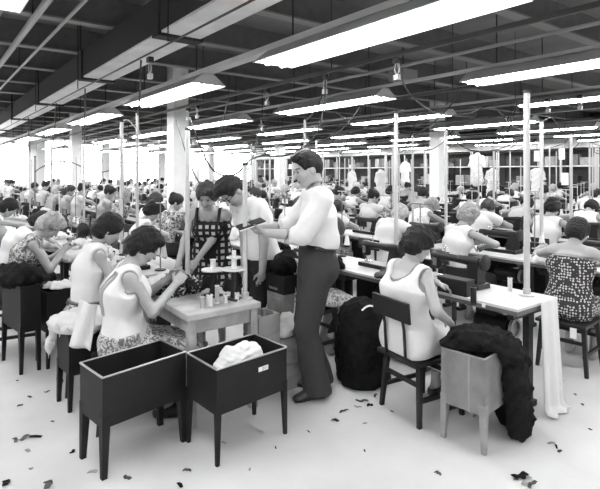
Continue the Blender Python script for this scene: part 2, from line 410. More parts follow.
def hair_mesh(P, style, h, seed=0):
    hp_, hs, A = P.hpt, P.hsz, (P.hf, P.hs, P.hu); pr = []
    def e(c, r, k=.02, sub=False): pr.append(ell(hp_(*c), [q * hs for q in r], A, k * hs, 'hair', sub))
    amp, fr = .003, 120
    if style == 'man':
        e((-.006, 0, .032), (.103, .084, .098)); e((-.04, 0, 0), (.07, .078, .075)); e((.055, .015, .1), (.05, .055, .028)); amp = .002
    elif style == 'wave':
        e((-.004, 0, .034), (.108, .087, .102)); e((-.045, 0, 0), (.07, .079, .08)); e((.06, .0, .1), (.06, .06, .045)); e((.02, -.04, .11), (.06, .04, .035)); amp, fr = .006, 70
    elif style == 'bob':
        e((-.005, 0, .034), (.116, .1, .106)); e((-.045, 0, -.035), (.085, .092, .1)); amp, fr = .004, 90
    elif style == 'bouffant':
        e((-.012, 0, .045), (.126, .108, .115)); e((-.055, 0, -.01), (.085, .095, .09)); amp, fr = .004, 80
    elif style == 'curly':
        e((-.008, 0, .036), (.12, .102, .112)); e((-.05, 0, -.025), (.085, .098, .095)); e((.06, 0, .09), (.05, .075, .04)); amp, fr = .008, 95
    elif style == 'updo':
        e((-.006, 0, .034), (.111, .092, .104)); e((-.05, 0, .01), (.08, .084, .085)); e((-.085, 0, .075), (.055, .06, .055)); amp, fr = .003, 100
    F = field_of(pr, h)
    for p in pr: F.add(p)
    F.wob(amp * hs, fr, seed)
    if style in ('man', 'wave'):
        F.add(ell(hp_(.095, 0, -.045), [q * hs for q in (.075, .085, .115)], A, .012, '', True))
        for q in (1, -1): F.add(ell(hp_(.02, .085 * q, -.04), [w * hs for w in (.05, .03, .05)], A, .006, '', True))
        pt = hp_(-.07, 0, -.06); n = -P.hu * .9 + P.hf * .35; F.plane(pt, n)
    else:
        F.add(ell(hp_(.098, 0, -.05), [q * hs for q in (.085, .07, .115)], A, .012, '', True))
        pt = hp_(-.06, 0, -.115 if style in ('bob', 'curly') else -.07); F.plane(pt, -P.hu)
    return F.mesh('hair')
def cloth_mesh(P, name, h, parts, infl=.012, sleeve=0.0, neck=None, extra=(), planes=(), wob=(.004, 22), seat=None, seed=0, legs=None, k=None, subs=(), cutfn=None, fsleeve=0.0):
    pr = []
    for p in P.prims:
        if p['tag'] in parts:
            q = dict(p); q['k'] = k or max(p['k'], .04); pr.append((q, infl, None))
    for sg in (1, -1):
        sh, el, wr = P.arm[sg]
        if sleeve > 0:
            fs = sleeve if not isinstance(sleeve, dict) else sleeve[sg]
            t = min(1, fs); e = sh.lerp(el, t); w = (el - sh).normalized()
            pr.append((cap(sh, e + w * (.03 if t < 1 else 0), .05 * P.s, .047 * P.s if t < 1 else .042 * P.s, .03), infl * (1.6 if t < 1 else 1.3), [(e, w)] if t < 1 else None))
        if fsleeve > 0:
            w = (wr - el).normalized(); e = el.lerp(wr, fsleeve)
            pr.append((cap(el, e + w * .03, .043 * P.s, .038 * P.s, .03), infl * 1.3, [(e, w)]))
    for sg in (1, -1):
        if legs:
            hj, kn, an = P.leg[sg][:3]
            pr.append((cap(hj, kn, .088 * P.s, .064 * P.s, .04), infl, None)); w = (an - kn).normalized()
            pr.append((cap(kn, an + w * .03, .062 * P.s, legs * P.s, .03), infl, None))
    for p in extra: pr.append((p, 0, None))
    F = field_of([p for p, _, _ in pr], h, infl * 2)
    for p, i, c in pr: F.add(p, i, c)
    if wob: F.wob(wob[0], wob[1], seed)
    for pt, n in planes: F.plane(pt, n)
    if neck is not None:
        fw, dn, wd, bk = neck       # how far forward, down, half width, how far back
        F.add(ell(P.N + P.f3 * (fw - bk) * .5 + P.d3 * .045, ((fw + bk) * .5 + .05, wd, dn + .045), (P.f3, P.ys, P.d3), .004, '', True))
    for q in subs: F.add(dict(q, sub=True))
    if seat: F.boxcut(*seat)
    if cutfn: cutfn(F)
    if getattr(P, 'body', None) is not None: tuck(P.body, F)
    return F.mesh(name)
TORSO = ('waist', 'ribs', 'upper', 'shoulder', 'bust', 'neckbase')
def tuck(me, F, lim=.017, gap=.004):
    "press the skin just under a garment in, so that it never shows through the cloth"
    n = len(me.vertices); v = np.empty(n * 3, np.float32); me.vertices.foreach_get('co', v); v = v.reshape(-1, 3).astype(float)
    nr = np.empty(n * 3, np.float32); me.vertices.foreach_get('normal', nr); nr = nr.reshape(-1, 3)
    q = (v - F.lo) / F.h; ok = np.all((q > 1) & (q < np.array(F.n) - 3), 1); idx = np.nonzero(ok)[0]
    for _ in range(2):
        q = (v[idx] - F.lo) / F.h; i = np.floor(q).astype(int); f = q - i; d = 0
        for a in (0, 1):
            for b in (0, 1):
                for c in (0, 1):
                    w = (f[:, 0] if a else 1 - f[:, 0]) * (f[:, 1] if b else 1 - f[:, 1]) * (f[:, 2] if c else 1 - f[:, 2])
                    d = d + w * F.d[np.clip(i[:, 0] + a, 0, F.n[0] - 1), np.clip(i[:, 1] + b, 0, F.n[1] - 1), np.clip(i[:, 2] + c, 0, F.n[2] - 1)]
        m = (d > -gap) & (d < lim); k = idx[m]; v[k] -= nr[k] * (d[m] + gap)[:, None]
    me.vertices.foreach_set('co', v.astype(np.float32).ravel()); me.update()
def armholes(P, d=.0):
    return [ell(P.sh[sg] + P.ys * sg * (.062 * P.s + d) - P.d3 * .03, (.085 * P.s, .062 * P.s, .10 * P.s), (P.f3, P.ys, P.d3), .004) for sg in (1, -1)]
def waist_plane(P, drop=.0): return (P.hp + P.d1 * (.075 * P.s - drop), -P.d1)
def skirt_prims(P, drop=.12, flare=.075, seated=True):
    e = []
    if seated:
        k1, k2 = P.leg[1][1], P.leg[-1][1]; h1, h2 = P.leg[1][0], P.leg[-1][0]; r = (.083 * P.stout + .02) * P.s
        for hj, kn in ((h1, k1), (h2, k2), ((h1 + h2) / 2, (k1 + k2) / 2)):
            e.append(cap(hj, kn, r * .98, .072 * P.s, .06))
        e.append(cap(k1, k2, .07 * P.s, .07 * P.s, .05))
        for kn, an in ((k1, P.leg[1][2]), (k2, P.leg[-1][2])):
            d = (an - kn).normalized(); e.append(cap(kn, kn + d * drop, .068 * P.s, flare * P.s, .06))
        m = (k1 + k2) / 2; d = ((P.leg[1][2] + P.leg[-1][2]) / 2 - m).normalized(); e.append(cap(m, m + d * drop, .066 * P.s, flare * P.s, .06))
    else:
        e.append(ecap(P.hp + V3((0, 0, .05)), P.hp + V3((.03, 0, -drop)), .112 * P.s, (.112 + flare) * P.s, (0, 1, 0), 1.4, .05))
    return e
def hem_plane(P, drop): 
    k = (P.leg[1][1] + P.leg[-1][1]) / 2; a = (P.leg[1][2] + P.leg[-1][2]) / 2; d = (a - k).normalized()
    return (k + d * drop, d)
def shoe(P, sg, m, root, h=.007, low=True):
    pr = [dict(p) for p in P.prims if p['tag'] == 'foot%d' % sg]
    hj, kn, an, he_, toe, fd = P.leg[sg]
    F = field_of(pr, h, .01)
    for p in pr: F.add(p, .007)
    F.plane((0, 0, .002), (0, 0, -1)); F.plane(an + V3((0, 0, .01 if not low else -.012)), V3((fd.x * -.25, fd.y * -.25, 1)).normalized())
    return mobj('shoe', F.mesh('shoe'), m, root)
# ---------------------------------------------------------------- render, camera, world
SC.view_settings.view_transform = 'Standard'; SC.view_settings.look = 'None'
SC.view_settings.exposure = 0.75; SC.view_settings.gamma = 1.0
SC.cycles.use_denoising = True; SC.cycles.max_bounces = 6; SC.cycles.diffuse_bounces = 4; SC.cycles.sample_clamp_indirect = 6
cd = bpy.data.cameras.new('camera'); cam = bpy.data.objects.new('camera', cd); COL.objects.link(cam)
cam.location = (0, 0, CZ); cam.rotation_euler = (PI / 2, 0, -YAW)
cd.sensor_width = 36; cd.lens = FPX / 600 * 36; cd.shift_y = -(244.5 - HY) / 600; cd.clip_start = .02; cd.clip_end = 200
SC.camera = cam
wd = bpy.data.worlds.new('world'); SC.world = wd; wd.use_nodes = True
wd.node_tree.nodes['Background'].inputs['Color'].default_value = (1, 1, 1, 1); wd.node_tree.nodes['Background'].inputs['Strength'].default_value = 7.0
# ---------------------------------------------------------------- materials
m_floor = mat('floor concrete', .60, .55, var=.10, scale=1.3, bump=.08, bscale=14, detail=6)
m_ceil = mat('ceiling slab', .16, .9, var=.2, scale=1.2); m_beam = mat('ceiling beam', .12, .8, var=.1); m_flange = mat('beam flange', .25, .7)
m_duct = mat('lit duct', .75, .4, .0, var=.12, scale=3); m_ductd = mat('shaded duct', .025, .8)  # shade painted into the duct sides, light into the underside
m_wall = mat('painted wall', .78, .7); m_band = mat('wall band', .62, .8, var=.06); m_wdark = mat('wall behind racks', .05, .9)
m_col = mat('painted column', .90, .5, var=.03)
m_winframe = mat('window frame', .62, .5); m_hood = mat('lamp hood', .55, .45); m_hoodin = mat('lamp reflector', .9, .4)
m_tube = emat('lamp tube', .9, 26.0)
m_pole = mat('pole steel', .50, .35, .35, var=.08, scale=12); m_poled = mat('pole dark', .16, .4, .4)
m_rail = mat('busway rail', .055, .5); m_pipe = mat('pipe', .34, .5); m_cord = mat('cord', .025, .6); m_cordw = mat('pale cord', .5, .6)
m_black = mat('black enamel', .010, .36, spec=.3, var=.2, scale=5); m_iron = mat('dark iron', .02, .55, spec=.3); m_steel = mat('bright steel', .62, .25, .9)
m_black2 = mat('black sheet', .006, .6, spec=.2); m_wood = mat('pale table wood', .52, .45, var=.10, scale=5); m_edge = mat('table edge', .10, .5); m_worn = mat('worn table top', .36, .6, var=.25, scale=7, bump=.1)
m_tub = mat('dark tub sheet', .009, .6, spec=.22, var=.3, scale=4, bump=.04, bscale=20); m_rim = mat('pale rim', .30, .4, .5)  # rim tone paler than the tub panels
m_tubg = mat('grey tub fibre', .16, .6, var=.22, scale=9, bump=.1, bscale=30); m_tubge = mat('grey tub edge', .22, .5, var=.2)
m_chair = mat('dark chair wood', .014, .5, spec=.3, var=.2); m_chairb = mat('chair backrest', .016, .5, spec=.3)
m_white = mat('white cloth', .66, .85, bump=.25, bscale=18); m_whitep = mat('white paint', .85, .5); m_blackc = mat('black cloth', .008, .95, bump=.5, bscale=25, spec=.1)
m_greyc = mat('grey cloth', .32, .9, bump=.4, bscale=20, var=.2); m_darkc = mat('dark cloth', .06, .9, bump=.4, bscale=20, var=.3); m_pale = mat('pale cloth', .58, .9, bump=.4, bscale=20, var=.1)
m_print = pmat('printed cloth', 'floral', .62, .16, 40, .55); m_thread = mat('thread', .7, .8, var=.1, scale=60); m_card = mat('cardboard', .30, .8, var=.15)
m_paper = mat('paper', .85, .7); m_ink = mat('ink', .02, .6)
def glass_mat():
    m = bpy.data.materials.new('window glass'); m.use_nodes = True; nt = m.node_tree; nt.nodes.clear()
    o = nt.nodes.new('ShaderNodeOutputMaterial'); t = nt.nodes.new('ShaderNodeBsdfTransparent'); g = nt.nodes.new('ShaderNodeBsdfGlossy'); x = nt.nodes.new('ShaderNodeMixShader')
    t.inputs['Color'].default_value = (.93, .93, .93, 1); g.inputs['Roughness'].default_value = .05; x.inputs['Fac'].default_value = .06
    nt.links.new(t.outputs[0], x.inputs[1]); nt.links.new(g.outputs[0], x.inputs[2]); nt.links.new(x.outputs[0], o.inputs['Surface']); return m
m_glass = glass_mat()
# ---------------------------------------------------------------- the hall
V0, V1, U0, U1, HC = -5.0, 18.8, -4.5, 30.0, 3.75
def struct(name, mb, m, parent=None): 
    o = mb.build(name, m, parent); o['kind'] = 'structure'; return o
def wbox(mb, a, b): return mb.box([(a[i] + b[i]) / 2 for i in range(3)], [abs(b[i] - a[i]) for i in range(3)])
struct('floor', wbox(MB(), (V0, U0, -.1), (V1, U1, 0)), m_floor)
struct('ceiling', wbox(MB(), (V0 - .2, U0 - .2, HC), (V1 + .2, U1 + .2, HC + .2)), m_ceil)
struct('wall_near', wbox(MB(), (V0, U0 - .2, 0), (V1, U0, HC)), m_wall)
struct('wall_left', wbox(MB(), (V0 - .2, U0, 0), (V0, U1, HC)), m_wall)
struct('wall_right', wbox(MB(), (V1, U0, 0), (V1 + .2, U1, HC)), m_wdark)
# window wall at the far end
WZ0, WZ1 = .95, 3.45
w = MB(); wbox(w, (V0, U1, 0), (V1, U1 + .2, WZ0)); wbox(w, (V0, U1, WZ1), (V1, U1 + .2, HC))
nwin = 7; wpit = (V1 - V0) / nwin
for i in range(nwin + 1):
    c = V0 + wpit * i; wbox(w, (max(V0, c - .18), U1, WZ0), (min(V1, c + .18), U1 + .2, WZ1))
struct('wall_far', w, m_wall)
for i in range(nwin):
    a, b = V0 + wpit * i + .18, V0 + wpit * (i + 1) - .18
    fr = MB(); n = 3
    for j in range(n + 1):
        x = a + (b - a) * j / n; x = min(max(x, a + .025), b - .025); wbox(fr, (x - .025, U1 + .06, WZ0), (x + .025, U1 + .12, WZ1))
    for z in (WZ0 + .03, WZ0 + 1.3, WZ1 - .03): wbox(fr, (a, U1 + .065, z - .025), (b, U1 + .115, z + .025))
    f = struct('window_%d' % (i + 1), fr, m_winframe)
    g = struct('window_pane', wbox(MB(), (a, U1 + .085, WZ0), (b, U1 + .095, WZ1)), m_glass, f)
    s_ = struct('window_sill', wbox(MB(), (a - .05, U1 - .1, WZ0 - .05), (b + .05, U1 + .05, WZ0)), m_winframe, f)
# header band along the rack wall
struct('trim_1', wbox(MB(), (V1 - .75, U0, 2.52), (V1, U1, 3.25)), m_band)
# joists across and girders along
for i in range(21):
    u = -3.4 + 1.6 * i
    b = MB(); wbox(b, (V0, u - .02, 3.42), (V1, u + .02, HC)); b2 = MB(); wbox(b2, (V0, u - .075, 3.40), (V1, u + .075, 3.42))
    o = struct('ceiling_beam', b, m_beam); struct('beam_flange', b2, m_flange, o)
for v in (-.4,):
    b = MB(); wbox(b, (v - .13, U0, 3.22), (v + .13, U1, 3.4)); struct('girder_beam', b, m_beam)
ncol = 0
for v in (4.0, 12.0):
    for u in (1.2 if v > 5 else 99, 9.2, 17.2, 25.2):
        if u > U1: continue
        b = MB(); wbox(b, (v - .16, u - .16, 0), (v + .142, u + .16, HC)); o = struct('column', b, m_col)
        b = MB(); wbox(b, (v - .18, u - .18, 0), (v + .145, u + .18, .10)); struct('column_base', b, m_col, o)
# air duct along the left bays, with joints
def thing(name, label, cat, loc=(0, 0, 0), rz=0, group=None): return tag(empty(name, loc, rz), label, cat, group)
d = thing('air_duct', 'long rectangular sheet-metal air duct under the ceiling', 'duct', (2.0, 0, 3.0))
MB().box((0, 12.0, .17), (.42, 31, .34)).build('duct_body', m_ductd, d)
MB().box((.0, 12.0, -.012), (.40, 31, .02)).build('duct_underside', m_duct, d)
for u in (2.0, 4.6, 7.4, 10.6, 14, 18, 22, 26):
    fl = MB(); fl.box((0, u, .15), (.46, .16, .40)); fl.build('duct_joint', m_ductd, d)
    for s in (-.2, .2):
        MB().cyl((s, u + .1, .34), (s, u + .1, HC - 3.0), .012, n=6).build('hanger_rod', m_iron, d)
# fluorescent rows
LZ = 2.7
def make_lamp():
    r = thing('strip_light', 'x', 'ceiling light'); L = 2.46
    t = .006; sec = [(-.23, 0), (-.06, .13), (.06, .13), (.23, 0), (.224, -.004), (.057, .124), (-.057, .124), (-.224, -.004)]
    MB().prism(sec, (0, -L / 2, 0), (0, 1, 0), L).build('hood', m_hood, r)
    sec = [(-.222, -.004), (-.056, .122), (.056, .122), (.222, -.004), (.218, -.004), (.054, .119), (-.054, .119), (-.218, -.004)]
    MB().prism(sec, (0, -L / 2 + .004, 0), (0, 1, 0), L - .008).build('reflector', m_hoodin, r)
    for s in (-1, 1):
        e = MB(); e.prism([(-.23, 0), (-.06, .13), (.06, .13), (.23, 0)], (0, s * L / 2 - (.004 if s > 0 else 0), 0), (0, 1, 0), .004); e.build('end_plate', m_hood, r)
        tb = MB().cyl((s * .085, -L / 2 + .03, .004), (s * .085, L / 2 - .03, .004), .022, n=8); tb.build('tube', m_tube, r, smooth=True)
        for q in (-1, 1): MB().box((s * .085, q * (L / 2 - .022), .035), (.03, .03, .09)).build('tube_holder', m_whitep, r)
        MB().cyl((0, s * .9, .19), (0, s * .9, HC - LZ), .008, n=6).build('hanger_rod', m_iron, r)
    return r
rows = [-2.13 + 2.42 * i for i in range(9)]; roff = [0, 0, .2, -.22, .5, .2, 0, -.3, .1]
ORD = 'first second third fourth fifth sixth seventh eighth ninth tenth eleventh twelfth thirteenth fourteenth fifteenth sixteenth seventeenth eighteenth nineteenth twentieth'.split()
ORD += ['twenty-' + w for w in ORD[:9]] + ['thirtieth'] + ['thirty-' + w for w in ORD[:9]]
lamp0 = None
for i, v in enumerate(rows):
    j0 = -1; 
    rw = MB(); rw.box((0, 0, 0), (.13, 33.6, .055) if i == 2 else (.06, 33.6, .035), bev=0)
    lab = ['', 'unlit metal trunking carrying the strip lights outside the picture', 'metal trunking above the big nearest row of strip lights', 'metal trunking along the second row of strip lights from the big one'] 
    o = rw.build('lamp_trunking', m_hood, loc=(v, 12.4, LZ + .16))
    tag(o, 'slim metal trunking running above the %s row of strip lights, counted from the camera side' % ORD[i], 'trunking', 'light trunking')
    for j in range(9):
        u = 2.45 - 3.8 + 3.8 * j + roff[i] + (.0 if i != 2 else .13)
        if u > 28.6: continue
        o = lamp0 if (i == 0 and j == 0 and lamp0) else None
        if lamp0 is None: lamp0 = make_lamp(); o = lamp0
        else: o = copy_tree(lamp0)
        o.location = (v, u, LZ)
        px, py, dd = proj(V3((v, u, LZ)))
        if i == 2 and j == 1: lb = 'largest lit strip light hanging at the top of the picture above the man'
        elif i == 3 and j == 1: lb = 'lit strip light at the upper edge of the picture over the cloth-draped table'
        else: lb = 'lit twin-tube strip light, %s from the camera end in the %s row' % (ORD[j], ORD[i])
        tag(o, lb, 'ceiling light', 'strip lights')
# busway rails above the benches, pipes
RZ = 2.74
def RV(k): return 1.65 + 1.8 * k + (.28 if k in (2, 6) else 0)
for k in range(9):
    v = RV(k)
    o = MB().box((0, 0, 0), (.024, 31, .04) if k else (.010, 31, .014)).build('busway_rail', m_rail, loc=(v, 12.8, RZ))
    tag(o, 'dark overhead power rail running above the %s line of sewing benches' % ORD[k], 'power rail', 'overhead power rails')
    for u in range(-2, 29, 3): MB().cyl((0, u - 12.8, .02), (0, u - 12.8, HC - RZ), .006, n=5).build('hanger_rod', m_iron, o)
pn = 0
for v, z, r, lb in ((.80, 3.02, .03, 'pale conduit pipe high at the upper left corner'), (.55, 3.06, .022, 'thinner conduit beside the corner conduit pipe'), (1.25, 3.3, .018, 'thin pipe running below the joists left of the air duct'),
              (5.0, 3.05, .022, 'pale thin pipe high above the second bench line'), (7.3, 3.1, .03, 'grey sprinkler pipe above the third lamp row'), (9.0, 2.95, .02, 'thin pipe over the middle benches')):
    o = MB().cyl((0, -14, 0), (0, 14, 0), r, n=8).build('conduit_pipe', m_pipe, loc=(v, 13, z), smooth=True); tag(o, lb, 'pipe')
    for u in range(-12, 14, 4): MB().cyl((0, u, 0), (0, u, HC - z), .006, n=5).build('hanger_rod', m_iron, o)
o = MB().box((0, 0, 0), (.3, .3, .16), bev=.02).build('junction_box', m_pipe, loc=cw(1.48, 7.2, 3.05)); tag(o, 'small square metal box hung under the ceiling above the rows', 'box')
MB().cyl((0, 0, .08), (0, 0, HC - 3.05), .012, n=6).build('hanger_rod', m_iron, o)
# ---------------------------------------------------------------- furniture kinds (operator sits on the -x side and looks towards +x)
TZ = .76
def leg4(name, r, m, w, d, z, t, tap=.7, splay=.0):
    for sx in (-1, 1):
        for sy in (-1, 1):
            b = MB(); x, y = sx * (w / 2 - t), sy * (d / 2 - t); x2, y2 = x + sx * splay, y + sy * splay; h, q = t / 2, t / 2 * tap
            b.quadbox([(x2 - q, y2 - q, 0), (x2 + q, y2 - q, 0), (x2 + q, y2 + q, 0), (x2 - q, y2 + q, 0)], [(x - h, y - h, z), (x + h, y - h, z), (x + h, y + h, z), (x - h, y + h, z)])
            b.build(name, m, r)
def make_chair(loc, rz, label, group=None, sz=.45, back=True):
    r = thing('work_chair' if back else 'work_stool', label, 'chair' if back else 'stool', loc, rz, group)
    MB().box((-.025, 0, sz - .015), (.42, .40, .03), bev=.012).build('seat', m_chair, r)
    leg4('leg', r, m_chair, .40, .40, sz - .03, .036, .75, .03)
    for s in (-1, 1):
        MB().box((0, s * .172, .16), (.38, .02, .028)).build('stretcher', m_chair, r); MB().box((s * .172, 0, .26), (.02, .36, .028)).build('stretcher', m_chair, r)
    if not back: return r
    for s in (-1, 1): MB().tube([(-.228, s * .1, sz - .02), (-.242, s * .1, sz + .2), (-.272, s * .1, sz + .36)], .011, 6).build('back_post', m_chair, r)
    MB().box((-.272, 0, sz + .33), (.018, .38, .14), bev=.006, ry=-.1).build('backrest', m_chairb, r)
    return r
def far_chair_mesh(sz=.45):
    b = MB(); b.box((-.025, 0, sz - .015), (.42, .40, .03))
    for sx in (-1, 1):
        for sy in (-1, 1): b.box((sx * .17, sy * .17, sz / 2 - .015), (.03, .03, sz - .03))
    for s in (-1, 1): b.box((-.23, s * .1, sz + .17), (.02, .02, .36))
    b.box((-.25, 0, sz + .33), (.02, .36, .13)); return b
def make_sewing_table(loc, label, group=None, rz=0, top=None, length=1.04):
    r = thing('sewing_table', label, 'sewing table', loc, rz, group); L = length
    t = MB().box((0, 0, TZ - .01), (.55, L, .02), bev=.004).build('tabletop', top or m_wood, r)
    MB().box((0, 0, TZ - .035), (.548, L - .004, .03)).build('top_edge', m_edge, t)
    for s in (-1, 1):
        y = s * (L / 2 - .09); b = MB(); b.box((.02, y, .36), (.06, .045, .70)); b.box((.02, y, .02), (.16, .05, .04)); b.box((0, y, TZ - .075), (.42, .045, .05)); b.build('leg_frame', m_iron, r)
    MB().box((.03, 0, .14), (.03, L - .2, .03)).build('crossbar', m_iron, r)
    MB().box((.08, .02, .12), (.2, .34, .02), ry=-.25).build('treadle', m_iron, r)
    mo = MB().cyl((.06, -.02, .52), (.06, -.28, .52), .085, n=16); mo.box((.06, -.12, .63), (.1, .14, .12)); mo = mo.build('motor', m_black, r, smooth=True)
    pl = MB(); pl.lathe([(.055, -.012), (.075, -.012), (.075, .012), (.055, .012), (.055, -.012)], n=18); p = pl.build('pulley', m_steel if False else m_pipe, mo, smooth=True); p.location = (.06, -.31, .52); p.rotation_euler = (PI / 2, 0, 0)
    MB().tube([(.06, -.31, .59), (.03, -.30, TZ)], .007, 6).build('belt', m_iron, r)
    return r
def far_table_mesh(L=1.04):
    b = MB(); b.box((0, 0, TZ - .02), (.55, L, .04))
    for s in (-1, 1):
        y = s * (L / 2 - .09); b.box((.02, y, .36), (.06, .045, .70)); b.box((.02, y, .03), (.48, .05, .05))
    b.box((.06, -.15, .5), (.17, .26, .2)); b.box((.245, 0, .40), (.02, L - .06, .50)); b.box((.02, .36, .66), (.30, .22, .10)); return b  # upright board along the back is added to darken the under-bench space
def machine_shapes():
    bed = MB().box((0, -.02, .02), (.17, .48, .04), bev=.008)
    pil = MB().quadbox([(-.055, -.235, .04), (.055, -.235, .04), (.055, -.125, .04), (-.055, -.125, .04)], [(-.036, -.225, .215), (.036, -.225, .215), (.036, -.15, .215), (-.036, -.15, .215)])
    arm = MB(); 
    n = 7; prof = [(-.245, .03, .026), (-.23, .05, .042), (-.17, .05, .044), (-.08, .046, .036), (.02, .04, .030), (.12, .042, .032), (.17, .046, .040), (.225, .04, .036), (.235, .02, .02)]
    arm.tube([(0, y, .205) for y, a, c in prof], [c for y, a, c in prof], 12)
    head = MB().box((0, .185, .165), (.066, .07, .14), bev=.02); 
    wheel = MB().lathe([(.0, -.015), (.055, -.015), (.066, -.006), (.066, .006), (.055, .015), (0, .015)], n=18)
    nb = MB().cyl((0, .185, .12), (0, .185, .055), .008, n=6); nb.box((0, .185, .048), (.03, .018, .012))
    plate = MB().box((0, .185, .043), (.07, .1, .006))
    guide = MB().cyl((.0, .10, .24), (.0, .10, .30), .006, n=6); guide.lathe([(.018, .27), (.018, .276), (.0, .276)], (0, .10, 0), n=10)
    return bed, pil, arm, head, wheel, nb, plate, guide
def make_machine(loc, label, group=None, rz=0):
    r = thing('sewing_machine', label, 'sewing machine', loc, rz, group); bed, pil, arm, head, wheel, nb, plate, guide = machine_shapes()
    bed.build('bed', m_black, r); pil.build('pillar', m_black, r); arm.build('arm', m_black, r, smooth=True); h = head.build('head', m_black, r)
    nb.build('needle_bar', m_steel, h); MB().box((-.034, .185, .165), (.004, .04, .08)).build('face_plate', m_steel, h)
    w = wheel.build('handwheel', m_iron, r, smooth=True); w.location = (0, -.265, .205); w.rotation_euler = (PI / 2, 0, 0)
    plate.build('needle_plate', m_steel, r); guide.build('thread_guide', m_steel, r)
    return r
def far_machine_mesh():
    b = MB(); bed, pil, arm, head, wheel, nb, plate, guide = machine_shapes()
    b.box((0, -.02, .02), (.17, .48, .04)); b._add(pil.v, pil.f); b._add(arm.v, arm.f); b.box((0, .185, .165), (.066, .07, .14)); b.cyl((0, -.255, .205), (0, -.28, .205), .064, n=10); b._add(nb.v, nb.f); return b
def make_thread_stand(loc, label, group=None, n=2, h=.62):
    r = thing('thread_stand', label, 'thread stand', loc, 0, group)
    MB().cyl((0, 0, 0), (0, 0, h), .006, n=6).build('rod', m_poled, r)
    MB().lathe([(.05, 0), (.05, .012), (.02, .02), (0, .02)], n=12).build('base', m_iron, r)
    MB().box((0, 0, h), (.012, .22, .008)).build('thread_arm', m_poled, r)
    MB().box((0, 0, .13), (.016, .26, .01)).build('spool_shelf', m_poled, r)
    for i in range(n):
        y = (-.08, .08)[i]
        MB().lathe([(.034, .0), (.034, .005), (.03, .012), (.016, .11), (.02, .118), (0, .118)], (0, y, .135), 12).build('thread_cone', m_thread, r, smooth=True)
    return r
def make_pole(loc, label, h, group=None, dark=False, r=.019):
    o = thing('power_pole', label, 'pole', loc, 0, group)
    MB().cyl((0, 0, 0), (0, 0, h), r, n=10).build('tube', m_poled if dark else m_pole, o, smooth=True)
    MB().lathe([(.055, 0), (.055, .01), (.028, .016), (.028, .05), (r, .055)], n=14).build('base_flange', m_poled if dark else m_pole, o, smooth=True)
    MB().cyl((0, 0, h), (0, 0, h + .02), r * 1.25, n=10).build('end_cap', m_iron, o)
    return o
def make_tub(corner, ex, ey, z0, z1, m, me, label, legt=.05, plaque=False, seam=False):
    "open tub on four tapered legs: corner nearest the camera, edge vectors ex, ey (metres on the floor)"
    c = V3((corner.x, corner.y, 0)); ex, ey = V3(ex), V3(ey); nx, ny = ex.normalized(), ey.normalized()
    mid = c + (ex + ey) / 2; r = thing('work_tub', label, 'tub', mid); o = -(ex + ey) / 2; t = .012
    P = lambda a, b, z: o + nx * a + ny * b + V3((0, 0, z)); lx, ly = ex.length, ey.length; i = .012
    for nm, (a0, b0, a1, b1) in (('front', (0, 0, lx, t)), ('back', (0, ly - t, lx, ly)), ('side', (0, t, t, ly - t)), ('side', (lx - t, t, lx, ly - t))):
        bt = [P(a0, b0, z0), P(a1, b0, z0), P(a1, b1, z0), P(a0, b1, z0)]
        MB().quadbox(bt, [v + V3((0, 0, z1 - z0)) for v in bt]).build(nm + '_panel', m, r)
    bt = [P(t, t, z0 + .005), P(lx - t, t, z0 + .005), P(lx - t, ly - t, z0 + .005), P(t, ly - t, z0 + .005)]
    MB().quadbox(bt, [v + V3((0, 0, .012)) for v in bt]).build('bottom_panel', m, r)
    rim = MB(); q = .006
    for a, b in (((0, 0), (lx, 0)), ((lx, 0), (lx, ly)), ((lx, ly), (0, ly)), ((0, ly), (0, 0))): rim.tube([P(a[0], a[1], z1), P(b[0], b[1], z1)], q, 6)
    rim.build('rim', me, r)
    for sa, sb in ((0, 0), (1, 0), (1, 1), (0, 1)):
        a = (lx - legt) * sa; b = (ly - legt) * sb; e = .003
        a0 = a - e if sa == 0 else a + e; b0 = b - e if sb == 0 else b + e
        top = [P(a0, b0, z0 + .06), P(a0 + legt, b0, z0 + .06), P(a0 + legt, b0 + legt, z0 + .06), P(a0, b0 + legt, z0 + .06)]
        k = .6; g = (1 - k) * legt
        am = a0 if sa == 0 else a0 + g; bm_ = b0 if sb == 0 else b0 + g
        bot = [P(am, bm_, 0), P(am + legt * k, bm_, 0), P(am + legt * k, bm_ + legt * k, 0), P(am, bm_ + legt * k, 0)]
        MB().quadbox(bot, top).build('leg', m if not seam else me, r)
    if seam:
        for fa in (.33,): MB().quadbox([P(lx * .0 - .003, ly * fa, z0), P(0, ly * fa, z0), P(0, ly * fa + .012, z0), P(-.003, ly * fa + .012, z0)], [P(-.003, ly * fa, z1), P(0, ly * fa, z1), P(0, ly * fa + .012, z1), P(-.003, ly * fa + .012, z1)]).build('seam_strip', me, r)
    return r, P, lx, ly
def heap_mesh(seed, size=(.3, .24, .12), h=.014, n=9, wob=.012):
    r = random.Random(seed); pr = []
    for i in range(n):
        a = r.uniform(0, 6.28); q = r.uniform(0, .75); x, y = math.cos(a) * q * size[0] / 2, math.sin(a) * q * size[1] / 2
        z = size[2] * (1 - q * q) * r.uniform(.3, .62); b = r.uniform(0, 6.28); A = ((math.cos(b), math.sin(b), 0), (-math.sin(b), math.cos(b), 0), (0, 0, 1))
        pr.append(ell((x, y, z), (size[0] * r.uniform(.25, .4), size[1] * r.uniform(.15, .3), size[2] * r.uniform(.25, .45)), A, .02))
    F = field_of(pr, h, .02)
    for p in pr: F.add(p)
    F.wob(wob, 55, seed); F.wob(wob * .6, 120, seed + 1); F.plane((0, 0, .002), (0, 0, -1)); return F.mesh('cloth_pile')
